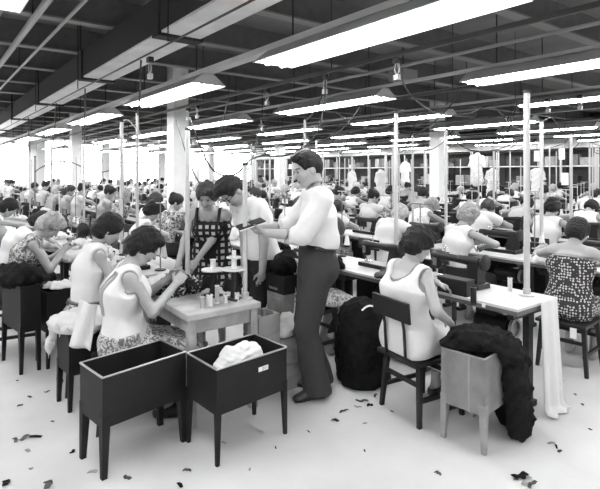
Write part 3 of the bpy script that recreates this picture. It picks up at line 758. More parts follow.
def cloth_sheet(name, fn, nu, nv, m, parent=None, th=.006, loc=None):
    "a sheet with thickness: fn(u, v) gives points for u, v in 0..1"
    vs = [fn(i / nu, j / nv) for j in range(nv + 1) for i in range(nu + 1)]
    fs = [(j * (nu + 1) + i, j * (nu + 1) + i + 1, (j + 1) * (nu + 1) + i + 1, (j + 1) * (nu + 1) + i) for j in range(nv) for i in range(nu)]
    me = bpy.data.meshes.new(name); me.from_pydata([tuple(v) for v in vs], [], fs); me.shade_smooth(); me.materials.append(m)
    o = bpy.data.objects.new(name, me); md = o.modifiers.new('thick', 'SOLIDIFY'); md.thickness = th
    if loc is not None: o.location = loc
    return link(o, parent)
# ---------------------------------------------------------------- people materials
m_skin = mat('skin', .31, .5, var=.04, scale=20, spec=.35); m_skint = mat('tanned skin', .34, .5, var=.05, scale=20, spec=.35)
m_eye = mat('eye and brow', .04, .5); m_lip = mat('lips', .21, .5)
h_dark = mat('dark hair', .010, .6, bump=.8, bscale=90, spec=.22); h_brown = mat('brown hair', .035, .6, bump=.8, bscale=90, spec=.25); h_fair = mat('fair hair', .26, .5, bump=.8, bscale=70, var=.3, scale=30); h_grey = mat('grey hair', .40, .6, bump=.8, bscale=70, var=.35, scale=30)
b_white = mat('white blouse', .66, .8, bump=.35, bscale=11, spec=.15); b_off = mat('off-white blouse', .50, .8, bump=.2, bscale=14, var=.06, spec=.15); b_grey = mat('grey blouse', .30, .85, bump=.2, bscale=14, spec=.15)
b_dots = pmat('dotted blouse', 'dots', .78, .10, 42, .26); b_stripe = pmat('striped blouse', 'stripe', .70, .30, 14, .5); b_floral = pmat('floral blouse', 'floral', .42, .07, 34, .5); b_light = pmat('light print blouse', 'floral', .75, .42, 30, .55)
k_dark = mat('dark skirt', .022, .85, bump=.2, bscale=14, spec=.15); k_grey = mat('grey skirt', .20, .85, bump=.2, bscale=14, spec=.15); k_floral = pmat('floral skirt', 'floral', .50, .14, 40, .5); k_pale = mat('pale skirt', .6, .85, bump=.2, bscale=14, spec=.15)
k_weave = pmat('basket print', 'dots', .035, .50, 44, .36)
m_shoe = mat('black shoe', .012, .3, spec=.5); m_shoep = mat('pale shoe', .5, .5); m_strap = mat('dark strap', .012, .8)
m_trous = mat('grey trousers', .030, .85, bump=.15, bscale=12, spec=.2); m_trousd = mat('black trousers', .012, .85, bump=.15, bscale=12, spec=.2); m_belt = mat('belt', .008, .4)
SKIN = [m_skin, m_eye, m_lip]
SZ = .45
def place(o, loc, rz): o.location = (loc[0], loc[1], 0); o.rotation_euler = (0, 0, rz); return o
def person(P, loc, rz, label, h=.008, hair=None, seat=True, skin=None, group=None, seed=0, cutfn=None):
    me = body_mesh(P, h, ((-.26, -.25, P.sz - .1), (P.sx - .01, .25, P.sz + .004)) if seat else None, cutfn)
    P.body = me; o = mobj('person', me, skin or SKIN); place(o, loc, rz); tag(o, label, 'person', group)
    if hair: mobj('hair', hair_mesh(P, hair[0], h, seed), hair[1], o)
    return o
def SEATC(P): return ((-.26, -.3, 0), (P.sx, .3, P.sz + .004))
def seated(s=.93, lean=8, bend=20, nod=20, hl=(.36, .16, .845), hr=(.35, -.10, .845), fx=.34, sz=SZ, **kw):
    kw.setdefault('feet', {1: (fx, .12, .085), -1: (fx - .05, -.1, .085)})
    kw.setdefault('elbows', {1: (-.2, 1, .15), -1: (-.2, -1, .15)})
    P = make_pose(s=s, hip=(-.02, 0, sz + .115), lean=lean, bend=bend, nod=nod, hands={1: hl, -1: hr}, **kw)
    P.sz = sz; return P
def blouse(P, o, m, h=.008, sleeve=0.0, neck=(.05, .05, .085, .03), name='blouse', wob=(.004, 22), seed=0, drop=0.0, parts=TORSO, **kw):
    pl = [waist_plane(P, drop)]; kw['subs'] = armholes(P) if sleeve == 0 else ()
    ps = parts + (('pelvis',) if drop > .03 else ())
    return mobj(name, cloth_mesh(P, name, h, ps, .013, sleeve, neck, planes=pl, wob=wob, seed=seed, **kw), m, o)
def skirt(P, o, m, h=.008, drop=.16, name='skirt', seed=0, wob=(.012, 16), top=.09, seat=True, flare=.085):
    pl = [(P.hp + P.d1 * (top * P.s), P.d1), hem_plane(P, drop)]
    return mobj(name, cloth_mesh(P, name, h, ('pelvis', 'waist'), .02, extra=skirt_prims(P, drop + .03, flare), planes=pl, wob=wob, seed=seed, seat=SEATC(P) if seat else None), m, o)
def dress(P, o, m, h=.008, drop=.2, neck=(.06, .09, .1, .07), seed=0, sleeve=0.0, flare=.09, cutfn=None):
    pl = [hem_plane(P, drop)]; sb = armholes(P) if sleeve == 0 else ()
    return mobj('dress', cloth_mesh(P, 'dress', h, TORSO + ('pelvis',), .014, sleeve, neck, extra=skirt_prims(P, drop + .03, flare), planes=pl, wob=(.008, 18), seed=seed, seat=SEATC(P), subs=sb, cutfn=cutfn), m, o)
def belt(P, o, m, h=.007, w=.018, up=.085, infl=.024):
    c = P.hp + P.d1 * (up * P.s)
    return mobj('belt', cloth_mesh(P, 'belt', h, ('pelvis', 'waist'), infl, planes=[(c + P.d1 * w, P.d1), (c - P.d1 * w, -P.d1)], wob=None), m, o)
def shoes(P, o, m):
    for sg in (1, -1): shoe(P, sg, m, o)
def local_of(o): return Matrix.Translation(o.location) @ Matrix.Rotation(o.rotation_euler.z, 4, 'Z')

# ================================================================ the near group
# --- A: front-left woman in the white sleeveless dress with a striped band
def put_chair(loc, rz, lab, grp='work chairs', sz=SZ, back=True): return make_chair((loc[0], loc[1], 0), rz, lab, grp, sz, back)
A = cw(-1.17, 3.42); rzA = -.26; SA = .41
P = seated(.97, lean=-5, bend=16, nod=26, yaw=-12, sz=SA, hl=(.30, .16, .90), hr=(.30, -.10, .90), feet={1: (.27, .1, .085), -1: (.22, -.1, .085)}, elbows={1: (-.2, .5, -1), -1: (-.25, -.45, -1)}, palm={1: (0, -.8, -.5), -1: (0, .8, -.4)}, curl=.55, stout=1.2)
o = person(P, A, rzA, 'seated person in a white sleeveless top and printed skirt at the cluttered worktable, dark hair', hair=('curly', h_dark), seed=3)
blouse(P, o, b_white, neck=(.06, .06, .1, .06), name='sleeveless_top', drop=.07, seed=1)
skirt(P, o, k_floral, drop=.27, seed=2, flare=.14); shoes(P, o, m_shoe)
from mathutils.bvhtree import BVHTree
bl = [c for c in o.children if c.name.startswith('sleeveless_top')][0].data
bv = BVHTree.FromPolygons([v.co for v in bl.vertices], [tuple(p.vertices) for p in bl.polygons]); st = MB()
for sg in (1, -1):
    for q in (0, .042):
        pts = []
        for i in range(13):
            t = i / 12; y = sg * (.10 - .05 * t) + (sg * q * (1 - .3 * t) - sg * .02)
            a_ = P.N.lerp(P.W, .10 + .9 * t) + P.ys * y; hit = bv.ray_cast(a_ - P.f3 * .5, P.f3)[0]
            if hit is not None and (not pts or (hit - pts[-1]).length < .08): pts.append(hit - P.f3 * .001)
        if len(pts) > 3: st.tube(pts, .011, 6)
st.build('striped_band', b_grey, o, smooth=True)
put_chair(A, rzA, 'dark stool under the person in the white sleeveless top', sz=SA, back=False)
# --- B: dark bob, white blouse, printed skirt
B = V3((1.07, 4.18, 0)); rzB = -.05; SB = .45
P = seated(.99, lean=1, bend=14, nod=20, yaw=-8, hl=(.32, .1, .92), hr=(.32, -.10, .93), elbows={1: (-.2, .5, -1), -1: (-.2, -.4, -1)}, feet={1: (.27, .10, .085), -1: (.24, -.1, .085)}, curl=.6, sz=SB)
o = person(P, B, rzB, 'seated person with a dark bob, white sleeveless blouse and printed skirt beside the cloth heap', hair=('bob', h_dark), seed=5)
blouse(P, o, b_white, neck=(.03, .035, .075, .02), seed=4, drop=.0); skirt(P, o, k_floral, drop=.1, seed=6); belt(P, o, m_belt); shoes(P, o, m_skin if False else m_shoep)
put_chair(B, rzB, 'dark stool under the person with the dark bob', sz=SB, back=False)
# --- C: curly fair hair, patterned blouse, dark skirt
C_ = V3((.72, 5.40, 0)); rzC = -.12
P = seated(.98, lean=12, bend=20, nod=16, yaw=-6, hl=(.46, .14, .90), hr=(.42, -.06, .92), curl=.6, elbows={1: (-.2, .5, -1), -1: (-.2, -.4, -1)})
o = person(P, C_, rzC, 'seated person with curly fair hair, dark patterned sleeveless blouse and dark skirt', hair=('curly', h_fair), seed=8, h=.009)
blouse(P, o, b_floral, h=.009, neck=(.03, .04, .08, .03), seed=7); skirt(P, o, k_dark, h=.009, drop=.2, seed=9)
put_chair(C_, rzC, 'dark stool under the person with curly fair hair', back=False)
# --- D: white blouse, stooping, dark hair
D_ = V3((.74, 6.27, 0)); rzD = -.15
P = seated(.99, lean=14, bend=24, nod=20, yaw=-4, hl=(.50, .14, .84), hr=(.46, -.06, .84))
o = person(P, D_, rzD, 'seated person in a plain white blouse stooping low, dark hair, behind the curly-haired one', hair=('bob', h_dark), seed=10, h=.01)
blouse(P, o, b_white, h=.01, sleeve=.55, neck=(.03, .03, .075, .02), seed=11); skirt(P, o, k_dark, h=.01, drop=.2)
put_chair(D_, rzD, 'dark chair under the stooping person in the plain white blouse')
# --- E: at the picture edge, arms out
E_ = V3((.72, 7.85, 0))
P = seated(1.0, lean=8, bend=18, nod=14, hl=(.56, .12, .92), hr=(.54, -.1, .92))
o = person(P, E_, -.1, 'seated person cut by the left picture edge, white sleeveless blouse, bare arms reaching forward', hair=('bob', h_dark), seed=12, h=.011)
blouse(P, o, b_white, h=.011, seed=13); skirt(P, o, k_dark, h=.011, drop=.2); put_chair(E_, -.1, 'dark chair under the person at the left picture edge')
# --- F: woman standing behind the table in a checked sun dress
F_ = V3((2.20, 4.26, 0)); rzF = math.atan2(-.72, -.62)
P = make_pose(s=.92, hip=(0, 0, .86), lean=12, bend=10, nod=8, yaw=0, stout=1.1, hands={1: (.30, -.08, .88), -1: (.36, -.24, .80)}, elbows={1: (-.4, .15, -1), -1: (-.6, -.5, .1)}, palm={1: (-.2, -.6, -.8), -1: (0, 0, -1)}, curl=.5, feet={1: (.04, .1, .085), -1: (0, -.1, .085)})
k_check = pmat('checked cotton', 'grid', .012, .42, 17, .27)
o = person(P, F_, rzF, 'standing person in a dark checked sun dress with straps, leaning over the worktable', hair=('curly', h_brown), seat=False, seed=14, h=.007)
cp = P.C + P.d3 * .07
me = cloth_mesh(P, 'sun_dress', .008, ('pelvis', 'waist', 'ribs', 'upper', 'bust'), .014, extra=skirt_prims(P, .42, .06, False), planes=[(cp, (P.d3 + P.f3 * -.25).normalized()), (V3((0, 0, .47)), V3((0, 0, -1)))], wob=(.005, 20), seed=15)
mobj('sun_dress', me, k_check, o)
for sg in (1, -1):
    pts = [P.C + P.d3 * .05 + P.f3 * .125 + P.ys * sg * .085, P.C + P.d3 * .11 + P.f3 * .105 + P.ys * sg * .1, P.N + P.d3 * .028 + P.f3 * .02 + P.ys * sg * .105, P.N - P.d3 * .01 - P.f3 * .06 + P.ys * sg * .1, P.C + P.d3 * .04 - P.f3 * .118 + P.ys * sg * .09]
    MB().tube(pts, .014, 6).build('shoulder_strap', m_strap, o, smooth=True)
shoes(P, o, m_shoe)
# --- G: man with glasses in a white short-sleeved shirt, bent over the table
G_ = cw(-.335, 4.42); rzG = math.atan2(-.42, -.9) - YAW + 0
gd = (RIGHT * -.84 + FWD * -.54).normalized(); rzG = math.atan2(gd.y, gd.x)
P = make_pose(s=.99, female=False, hip=(0, 0, .92), lean=6, bend=22, nod=28, yaw=6, hands={1: (.10, .20, .76), -1: (.08, -.19, .80)}, elbows={1: (-.6, .5, 0), -1: (-.8, -.2, 0)}, palm={1: (0, -1, 0)}, curl=.6, feet={1: (.06, .12, .085), -1: (-.06, -.1, .085)}); P.sz = 0
o = person(P, G_, rzG, 'standing person with glasses and wavy dark hair, white short-sleeved shirt, bending forward', hair=('wave', h_dark), seat=False, seed=16, h=.007)
me = cloth_mesh(P, 'shirt', .008, TORSO + ('pelvis',), .02, .62, (.03, .02, .075, .02), planes=[(P.hp + P.d1 * -.0, -P.d1)], wob=(.007, 18), seed=17, extra=[cap(P.N + P.ys * .06 * math.cos(a) + P.f3 * .06 * math.sin(a) + P.d3 * (.025 - .02 * math.sin(a)), P.N + P.ys * .06 * math.cos(a + .7) + P.f3 * .06 * math.sin(a + .7) + P.d3 * (.025 - .02 * math.sin(a + .7)), .012, k=.01) for a in [i * .7 for i in range(-1, 8)]])
mobj('shirt', me, b_light if False else b_white, o)
me = cloth_mesh(P, 'trousers', .008, ('pelvis',), .016, legs=.072, planes=[(P.hp + P.d1 * .07, P.d1), (V3((0, 0, .035)), V3((0, 0, -1)))], wob=(.007, 20), seed=18); mobj('trousers', me, m_trousd, o); shoes(P, o, m_shoe)
gl = MB(); q = P.hpt
for sg in (1, -1):
    gl.tube([q(.098 + .004 * math.cos(a), .033 * sg + .024 * math.cos(a), .0 + .019 * math.sin(a)) for a in [i * PI / 6 for i in range(13)]], .0032, 5)
    gl.tube([q(.096, .057 * sg, .006), q(.05, .078 * sg, .006), q(-.01, .083 * sg, -.0)], .003, 5)
gl.tube([q(.103, -.01, .004), q(.103, .01, .004)], .003, 5); gl.build('spectacles', m_strap, o)
# --- H: the supervisor standing in the aisle
H_ = cw(.125, 3.80); hd = (RIGHT * -1 + FWD * -.22).normalized(); rzH = math.atan2(hd.y, hd.x)
P = make_pose(s=1.045, female=False, hip=(0, 0, .975), lean=-4, bend=9, nod=14, yaw=6, hands={1: (.40, .10, 1.23), -1: (.41, -.14, 1.24)}, elbows={1: (-.55, .45, -.9), -1: (-.5, -.5, -.9)}, palm={1: (.1, -.45, .9), -1: (.1, .5, .8)}, curl=.45, feet={1: (.02, .10, .088), -1: (-.05, -.10, .088)}, knees={1: (1, .05, 0), -1: (1, -.05, 0)}, stout=.98)
o = H = person(P, H_, rzH, 'standing person in white shirt and dark grey trousers reading a dark notebook in the aisle', hair=('man', h_dark), seat=False, seed=19, h=.007)
PH = P
col = [cap(P.N + P.ys * .066 * math.cos(a) + P.f3 * .066 * math.sin(a) + P.d3 * (.03 - .022 * math.sin(a)), P.N + P.ys * .066 * math.cos(a + .7) + P.f3 * .066 * math.sin(a + .7) + P.d3 * (.03 - .022 * math.sin(a + .7)), .013, k=.012) for a in [i * .7 for i in range(0, 9)]]
blo = [ell(P.W - P.f3 * .05 + P.d3 * .05, (.065, .14, .16), (P.f3, P.ys, P.d3), .08), ell(P.W - P.f3 * .07 - P.d3 * .04, (.06, .12, .09), (P.f3, P.ys, P.d3), .06), ell(P.W + P.f3 * .05 - P.d3 * .04, (.05, .12, .08), (P.f3, P.ys, P.d3), .06)]
for sg in (1, -1):
    sh, el, wr = P.arm[sg]; blo += [cap(sh, el, .06, .056, .04), cap(el, el.lerp(wr, .22), .054, .046, .02)]
me = cloth_mesh(P, 'shirt', .007, TORSO, .02, 1.0, (.03, .02, .075, .02), planes=[waist_plane(P, -.055)], wob=(.009, 17), seed=21, extra=col + blo, fsleeve=.34)
mobj('shirt', me, b_white, o)
me = cloth_mesh(P, 'trousers', .007, ('pelvis', 'waist'), .022, legs=.078, planes=[(P.hp + P.d1 * .14, P.d1), (V3((0, 0, .045)), V3((0, 0, -1)))], wob=(.006, 20), seed=22); mobj('trousers', me, m_trous, o)
belt(P, o, m_belt, infl=.030, up=.132); shoes(P, o, m_shoe)
part = MB(); q = P.hpt; part.tube([q(.095, .034, .118), q(.05, .042, .135), q(.0, .046, .136), q(-.04, .046, .124)], .006, 5); part.build('hair_parting', m_skin, o)
# notebook held open in front of him
nm = local_of(H); nb = thing('notebook', 'dark-covered notebook held by the standing person with the parted hair', 'notebook', nm @ V3((.50, -.02, 1.275)), rzH)
MB().box((0, 0, .012), (.20, .27, .008), ry=.30, bev=.002).build('cover', m_black2, nb); MB().box((-.003, 0, .003), (.19, .26, .01), ry=.30).build('pages', m_paper, nb)
# --- I: woman in the white sleeveless dress seen from behind, on a chair
I_ = cw(.765, 3.50); rzI = -.14
P = seated(.94, lean=-3, bend=10, nod=22, yaw=-8, hl=(.36, .10, .84), hr=(.13, -.26, .66), feet={1: (.34, .1, .085), -1: (.28, -.12, .085)}, stout=1.26, curl=.6, sz=.42, elbows={1: (-.2, 1, .1), -1: (-.5, -.6, -.3)})
P.sx = .285
cutI = lambda F: F.boxcut((-.5, -.4, 0), (-.126, .4, .80))
o = person(P, I_, rzI, 'seated person in a white sleeveless dress seen from behind, curly hair, beside the fibre tub', hair=('curly', h_dark), seed=23, h=.007, cutfn=cutI)
dress(P, o, b_white, h=.008, drop=.26, neck=(.05, .13, .125, .19), seed=24, flare=.14, cutfn=cutI); shoes(P, o, m_shoe)
put_chair(I_ + V3((.085 * math.cos(rzI), .085 * math.sin(rzI) - .02, 0)), rzI, 'dark wooden chair with a tilted backboard under the person in the white dress', sz=.42)
# --- K: woman at the right edge, basket-print dress
K_ = V3((4.47, 2.04, 0)); rzK = .1
P = seated(.95, lean=5, bend=16, nod=18, yaw=0, hl=(.36, .14, .84), hr=(.36, -.12, .84), stout=1.1, sz=.42)
o = person(P, K_, rzK, 'seated person in a dark basket-patterned sun dress at the right picture edge, back turned', hair=('bob', h_dark), seed=26, h=.008)
cp = P.C + P.d3 * .06
me = cloth_mesh(P, 'sun_dress', .009, ('pelvis', 'waist', 'ribs', 'upper', 'bust'), .014, extra=skirt_prims(P, .23, .1), planes=[(cp, (P.d3 + P.f3 * -.1).normalized()), hem_plane(P, .2)], wob=(.006, 18), seed=27, seat=SEATC(P)); mobj('sun_dress', me, k_weave, o)
put_chair(K_, rzK, 'dark stool under the person in the basket-patterned dress', sz=.42, back=False)
# --- the operator hidden behind the supervisor: printed skirt and knee show beside his trousers
P = seated(.95, lean=10, bend=22, nod=20, fx=.26, hl=(.26, .14, .85), hr=(.24, -.06, .85), elbows={1: (-.4, .3, -1), -1: (-.4, -.3, -1)})
X_ = V3((2.80, 3.56, 0)); o = person(P, X_, 0, 'seated person in a pale spotted dress mostly hidden behind the standing person with the notebook', hair=('bob', h_brown), seed=28, h=.011)
dress(P, o, m_print, h=.011, drop=.08, seed=29); put_chair(X_, 0, 'dark stool hidden behind the standing person with the notebook', back=False)
# ================================================================ rows of operators: a few kinds, copied
protos = []
PX = [('skin', None)]
pb = mat('proto blouse', .8); pk = mat('proto skirt', .03); ph = mat('proto hair', .02); 
def proto(pose, hair, sleeve, h, seed, drop=.12):
    P = pose; me = body_mesh(P, h, ((-.26, -.25, SZ - .1), (.2, .25, SZ + .004)), face=h < .012); P.body = me
    o = mobj('person', me, SKIN if h < .012 else [m_skin]); o['category'] = 'person'
    mobj('hair', hair_mesh(P, hair, h * .9, seed), ph, o)
    blouse(P, o, pb, h=h, sleeve=sleeve, neck=(.04, .05, .08, .03), seed=seed); skirt(P, o, pk, h=h, drop=.16, seed=seed)
    return o
mid = [proto(seated(.96, 6, 16, 16), 'curly', 0, .0115, 41), proto(seated(.98, 12, 24, 20, yaw=10), 'bob', .5, .0115, 42), proto(seated(.95, 18, 28, 14, yaw=-12, hl=(.40, .2, .84), hr=(.38, -.02, .84)), 'bouffant', 0, .0115, 43), proto(seated(.97, 3, 12, 10, yaw=-25, hl=(.38, .05, .9), hr=(.38, -.2, .88)), 'updo', .45, .0115, 44)]
far = [proto(seated(.96, 6, 16, 16), 'curly', 0, .021, 41), proto(seated(.98, 12, 24, 20, yaw=10), 'bob', .5, .021, 42), proto(seated(.95, 18, 28, 14, yaw=-12), 'bouffant', 0, .021, 43), proto(seated(.97, 3, 12, 10, yaw=-25, hl=(.38, .05, .9), hr=(.38, -.2, .88)), 'updo', .45, .021, 44)]
HAIRW = {'dark hair': 'dark', 'brown hair': 'brown', 'fair hair': 'fair', 'grey hair': 'grey'}
BLW = {'white blouse': 'white blouse', 'off-white blouse': 'off-white blouse', 'grey blouse': 'grey blouse', 'dotted blouse': 'dotted blouse', 'striped blouse': 'striped blouse', 'floral blouse': 'dark floral blouse', 'light print blouse': 'light printed blouse'}
HM = [h_dark, h_dark, h_dark, h_brown, h_brown, h_fair, h_grey]; BM = [b_white, b_white, b_white, b_off, b_off, b_dots, b_stripe, b_floral, b_light, b_grey]; KM = [k_dark, k_dark, k_grey, k_floral, k_pale]
# bench lines: front edge of bench k lies at 1.35 + 1.8 k; seats 0.3 in front of it
tables = {0: [1.28, 4.55], 1: [3.15, 2.29], 2: [4.95, 1.75]}
mach_far_me = None; tab_far_me = None; chair_far_me = None
far_me = {}
def fm(nm, mb, m):
    o = mb.build(nm, m); me = o.data; bpy.data.objects.remove(o); return me
FT = fm('sewing_table', far_table_mesh(), m_iron); FT.materials.append(mat('dull table top', .30, .5, var=.3, scale=6))
for p in FT.polygons: p.material_index = 1 if p.center.z > TZ - .041 and p.normal.z > .5 and abs(p.center.z - TZ) < .005 else 0
FM = fm('sewing_machine', far_machine_mesh(), m_black); FC = fm('work_chair', far_chair_mesh(), m_chair)
def far_pole_mesh(h): 
    b = MB().cyl((0, 0, 0), (0, 0, h), .016, n=8); b.lathe([(.055, 0), (.055, .012), (.02, .03)], n=8); return b
FP = fm('power_pole', far_pole_mesh(1.48), mat('far pole steel', .42, .4, .3))
def far_stand_mesh():
    b = MB().cyl((0, 0, 0), (0, 0, .6), .006, n=5); b.box((0, 0, .6), (.012, .2, .01)); b.box((0, 0, .13), (.016, .24, .01))
    for y in (-.08, .08): b.cyl((0, y, .135), (0, y, .25), .033, .018, n=8)
    return b
FS = fm('thread_stand', far_stand_mesh(), m_thread)
heaps = [heap_mesh(51, (.34, .28, .15)), heap_mesh(52, (.28, .3, .11)), heap_mesh(53, (.4, .26, .19))]
hcl = [m_darkc, m_greyc, m_pale, m_white, m_darkc, m_blackc, m_print]
HCW = {'dark cloth': 'dark', 'grey cloth': 'grey', 'pale cloth': 'pale', 'white cloth': 'white', 'black cloth': 'black', 'printed cloth': 'printed'}
for me in heaps: me.materials.append(m_darkc)
def inst(name, me, loc, rz=0.0, m=None):
    o = bpy.data.objects.new(name, me); o.location = loc; o.rotation_euler = (0, 0, rz); link(o)
    if m is not None: o.material_slots[0].link = 'OBJECT'; o.material_slots[0].material = m
    return o
panel0 = mach0 = tab0 = stand0 = pole0 = None
used_mid = [0] * 4; used_far = [0] * 4
SPEC = {}   # (k, index): hair, blouse, skirt, proto
def near_copy(first, maker, loc, label, grp, rz=0.0):
    if first is None: o = maker(loc, label, grp, rz); return o, o
    o = copy_tree(first); o.location = loc; o.rotation_euler = (0, 0, rz); tag(o, label, None, grp)
    for c in kids(o):
        if c.name.split('.')[0] in ('back_panel', 'drawer'): bpy.data.objects.remove(c)
    return first, o
def pick_person(k, j, v, u, spec=None):
    global used_mid
    px, py, D = proj(V3((v, u, 1.2))); r = random.Random(k * 100 + j)
    hm, bm_, km, pi = spec or (r.choice(HM), r.choice(BM), r.choice(KM), r.randrange(4))
    near = D < 10.5; src = (mid if near else far)[pi]; us = used_mid if near else used_far
    if us[pi] == 0: o = src
    else: o = copy_tree(src)
    us[pi] += 1
    for c in kids(o):
        n = c.name.split('.')[0]; m = {'hair': hm, 'blouse': bm_, 'skirt': km}[n]; s = c.material_slots[0]; s.link = 'OBJECT'; s.material = m
    o.location = (v + r.uniform(-.03, .05), u + r.uniform(-.06, .06), 0); o.rotation_euler = (0, 0, r.uniform(-.18, .18)); sc = r.uniform(1.0, 1.045) ; o.scale = (1, 1, sc)
    if near: lb, g = 'seated person, %s hair, %s, %s from near end of %s bench line' % (HAIRW[hm.name], BLW[bm_.name], ORD[j], ORD[k]), 'operators along the benches'
    else:
        lb = 'small seated person, %s hair, %s, far along the %s bench line' % (HAIRW[hm.name], BLW[bm_.name], ORD[k]); g = 'distant operators: ' + lb
        if D > 15: lb = 'tiny distant seated person, %s hair, %s, %s bench line' % (HAIRW[hm.name], BLW[bm_.name], ORD[k]); g = 'farthest operators: ' + lb
    tag(o, lb, 'person', g); return o
SKIPP = {(1, 0), (1, 1), (1, 2), (1, 3), (2, 0)}
FIX = {(1, 4): (h_dark, b_floral, k_dark, 3), (2, 1): (h_fair, b_white, k_dark, 0), (2, 2): (h_grey, b_white, k_pale, 1), (3, 1): (h_dark, b_white, k_dark, 0), (3, 2): (h_brown, b_white, k_grey, 1), (3, 3): (h_fair, b_dots, k_dark, 2), (4, 1): (h_dark, b_off, k_dark, 2), (4, 2): (h_dark, b_white, k_grey, 0), (4, 0): (h_dark, b_white, k_dark, 2)}
U0S = {0: 4.86, 1: 2.29, 2: 2.17, 3: 2.05, 4: 3.5, 5: 4.2, 6: 4.9, 7: 5.6, 8: 6.3}
npole = 0
for k in range(9):
    v0 = 1.35 + 1.8 * k if k else 1.30; vs = v0 - .32; j = 0; u = U0S[k]
    while u < 27.8:
        tu = u; tv = v0 + .275; px, py, D = proj(V3((tv, tu, TZ)))
        if k == 0 and j > 6: break
        if k == 1 and j == 4: u = tu = 6.85
        rr = random.Random(k * 77 + j * 13 + 5); nr = D < 8.0
        wh = '%s from near end of %s bench line' % (ORD[j], ORD[k]); fa = 'far along the %s bench line' % ORD[k]
        # table
        lb = 'pale-topped sewing table, ' + wh if nr else 'small pale-topped sewing table ' + fa
        if (k, j) == (1, 0): lb = 'sewing table with a pole, motor and pulley, its end draped with a long white cloth'
        if nr: tab0, o = near_copy(tab0, lambda l, a, g, r: make_sewing_table(l, a, g, r), (tv, tu, 0), lb, 'sewing tables')
        if nr and (k, j) != (1, 0):
            if panel0 is None: panel0 = [MB().box((.245, 0, .42), (.02, .98, .50)).build('back_panel', m_black2, o), MB().box((.02, .36, .66), (.30, .22, .10), bev=.004).build('drawer', m_iron, o)]  # dark board behind the legs is added to deepen the shade below the bench
            else:
                for q_ in panel0: c_ = q_.copy(); COL.objects.link(c_); c_.parent = o
        if not nr: o = inst('sewing_table', FT, (tv, tu, 0)); tag(o, lb, 'sewing table', 'distant tables, line %d' % (k + 1))
        # machine
        lb = 'black sewing machine, ' + wh if nr else 'small black sewing machine ' + fa
        if (k, j) == (1, 0): lb = 'black sewing machine before the seated person in the white dress'
        if (k, j) == (1, 1): lb = 'black sewing machine just right of the standing person with the notebook'
        if nr: mach0, o = near_copy(mach0, make_machine, (tv + .06, tu - .02 + (.22 if (k, j) == (1, 0) else 0), TZ), lb, 'sewing machines')
        else: o = inst('sewing_machine', FM, (tv + .06, tu, TZ)); tag(o, lb, 'sewing machine', 'distant machines, line %d' % (k + 1))
        # thread stand
        if rr.random() < .8 and (k, j) != (1, 0):
            lb = 'thin thread stand with two cones, ' + wh if nr else 'tiny thread stand ' + fa
            if nr:
                if stand0 is None: stand0 = o = make_thread_stand((tv + .2, tu - .38, TZ), lb, 'thread stands')
                else: o = copy_tree(stand0); o.location = (tv + .2, tu - .38, TZ); tag(o, lb, None, 'thread stands')
            else: o = inst('thread_stand', FS, (tv + .2, tu - .38, TZ)); tag(o, lb, 'thread stand', 'distant thread stands, line %d' % (k + 1))
        # work heap
        if rr.random() < .85 and (k, j) not in ((1, 0), (1, 1)):
            hm = rr.choice(hcl); o = inst('cloth_pile', heaps[rr.randrange(3)], (tv - .06, tu + .42, TZ), rr.uniform(0, 6), hm); sc = rr.uniform(.7, 1.0); o.scale = (sc * .8, sc * .8, sc)
            w_ = HCW[hm.name]; tag(o, ('%s cloth heap on a table, ' % w_ + wh) if nr else 'small %s heap of cloth %s' % (w_, fa), 'cloth', 'cloth heaps' if nr else 'distant %s heaps, line %d' % (w_, k + 1))
        # chair and person
        sv = vs
        if (k, j) not in SKIPP and not (k == 0) and not (D > 8.5 and (k, j) not in FIX and rr.random() < .2):
            if min(abs(tu + .1 - c) for c in (1.2, 9.2, 17.2, 25.2)) < .6 and abs(sv - 12) < .6: j += 1; u += 1.06; continue
            pp = pick_person(k, j, sv, tu + .1, FIX.get((k, j)))
            o = inst('work_chair', FC, pp.location, pp.rotation_euler.z); tag(o, 'dark work chair, ' + wh if nr else 'small dark chair ' + fa, 'chair', 'work chairs' if nr else 'distant chairs, line %d' % (k + 1))
        if k == 0 and j in (4, 5, 6):
            pp = pick_person(k, j, sv - .25, tu); o = inst('work_chair', FC, pp.location, pp.rotation_euler.z); tag(o, 'dark work chair, ' + wh, 'chair', 'work chairs')
        # pole at the back edge of every other table
        if (j % 2 == 0 or D > 12 and j % 3 == 1) and (k, j) not in ((1, 0),):
            lb = ('grey power pole on the table ' + wh) if nr else 'thin grey power pole ' + fa
            o = inst('power_pole', FP, (tv + .22, tu + .3, TZ)); o.scale = (1, 1, rr.uniform(.88, 1.04)); tag(o, lb, 'pole', 'power poles' if nr else 'distant poles, line %d' % (k + 1))
            if D < 14:
                zt = TZ + 1.48 * o.scale[2]; c = MB().tube(catenary((tv + .22, tu + .3, zt), (RV(k), tu - rr.uniform(.2, .8), RZ - .02), rr.uniform(.08, .3), 10), .009, 5).build('power_cord', m_cord, o)
                c.matrix_parent_inverse = (Matrix.Translation(o.location) @ Matrix.Diagonal((1, 1, o.scale[2], 1))).inverted()
        j += 1; u += 1.06
o = copy_tree(mid[0]); used_mid[0] += 1
for c in kids(o):
    n = c.name.split('.')[0]; c.material_slots[0].link = 'OBJECT'; c.material_slots[0].material = {'hair': h_dark, 'blouse': b_white, 'skirt': k_pale}[n]
o.location = (2.16, 6.22, 0); o.rotation_euler = (0, 0, -.1); tag(o, 'seated person in white blouse and pale skirt, dark hair, behind the worktable pole', None, 'operators along the benches')
o = inst('work_chair', FC, o.location, -.1); tag(o, 'dark chair under the person in white blouse and pale skirt behind the worktable pole', 'chair', 'work chairs')
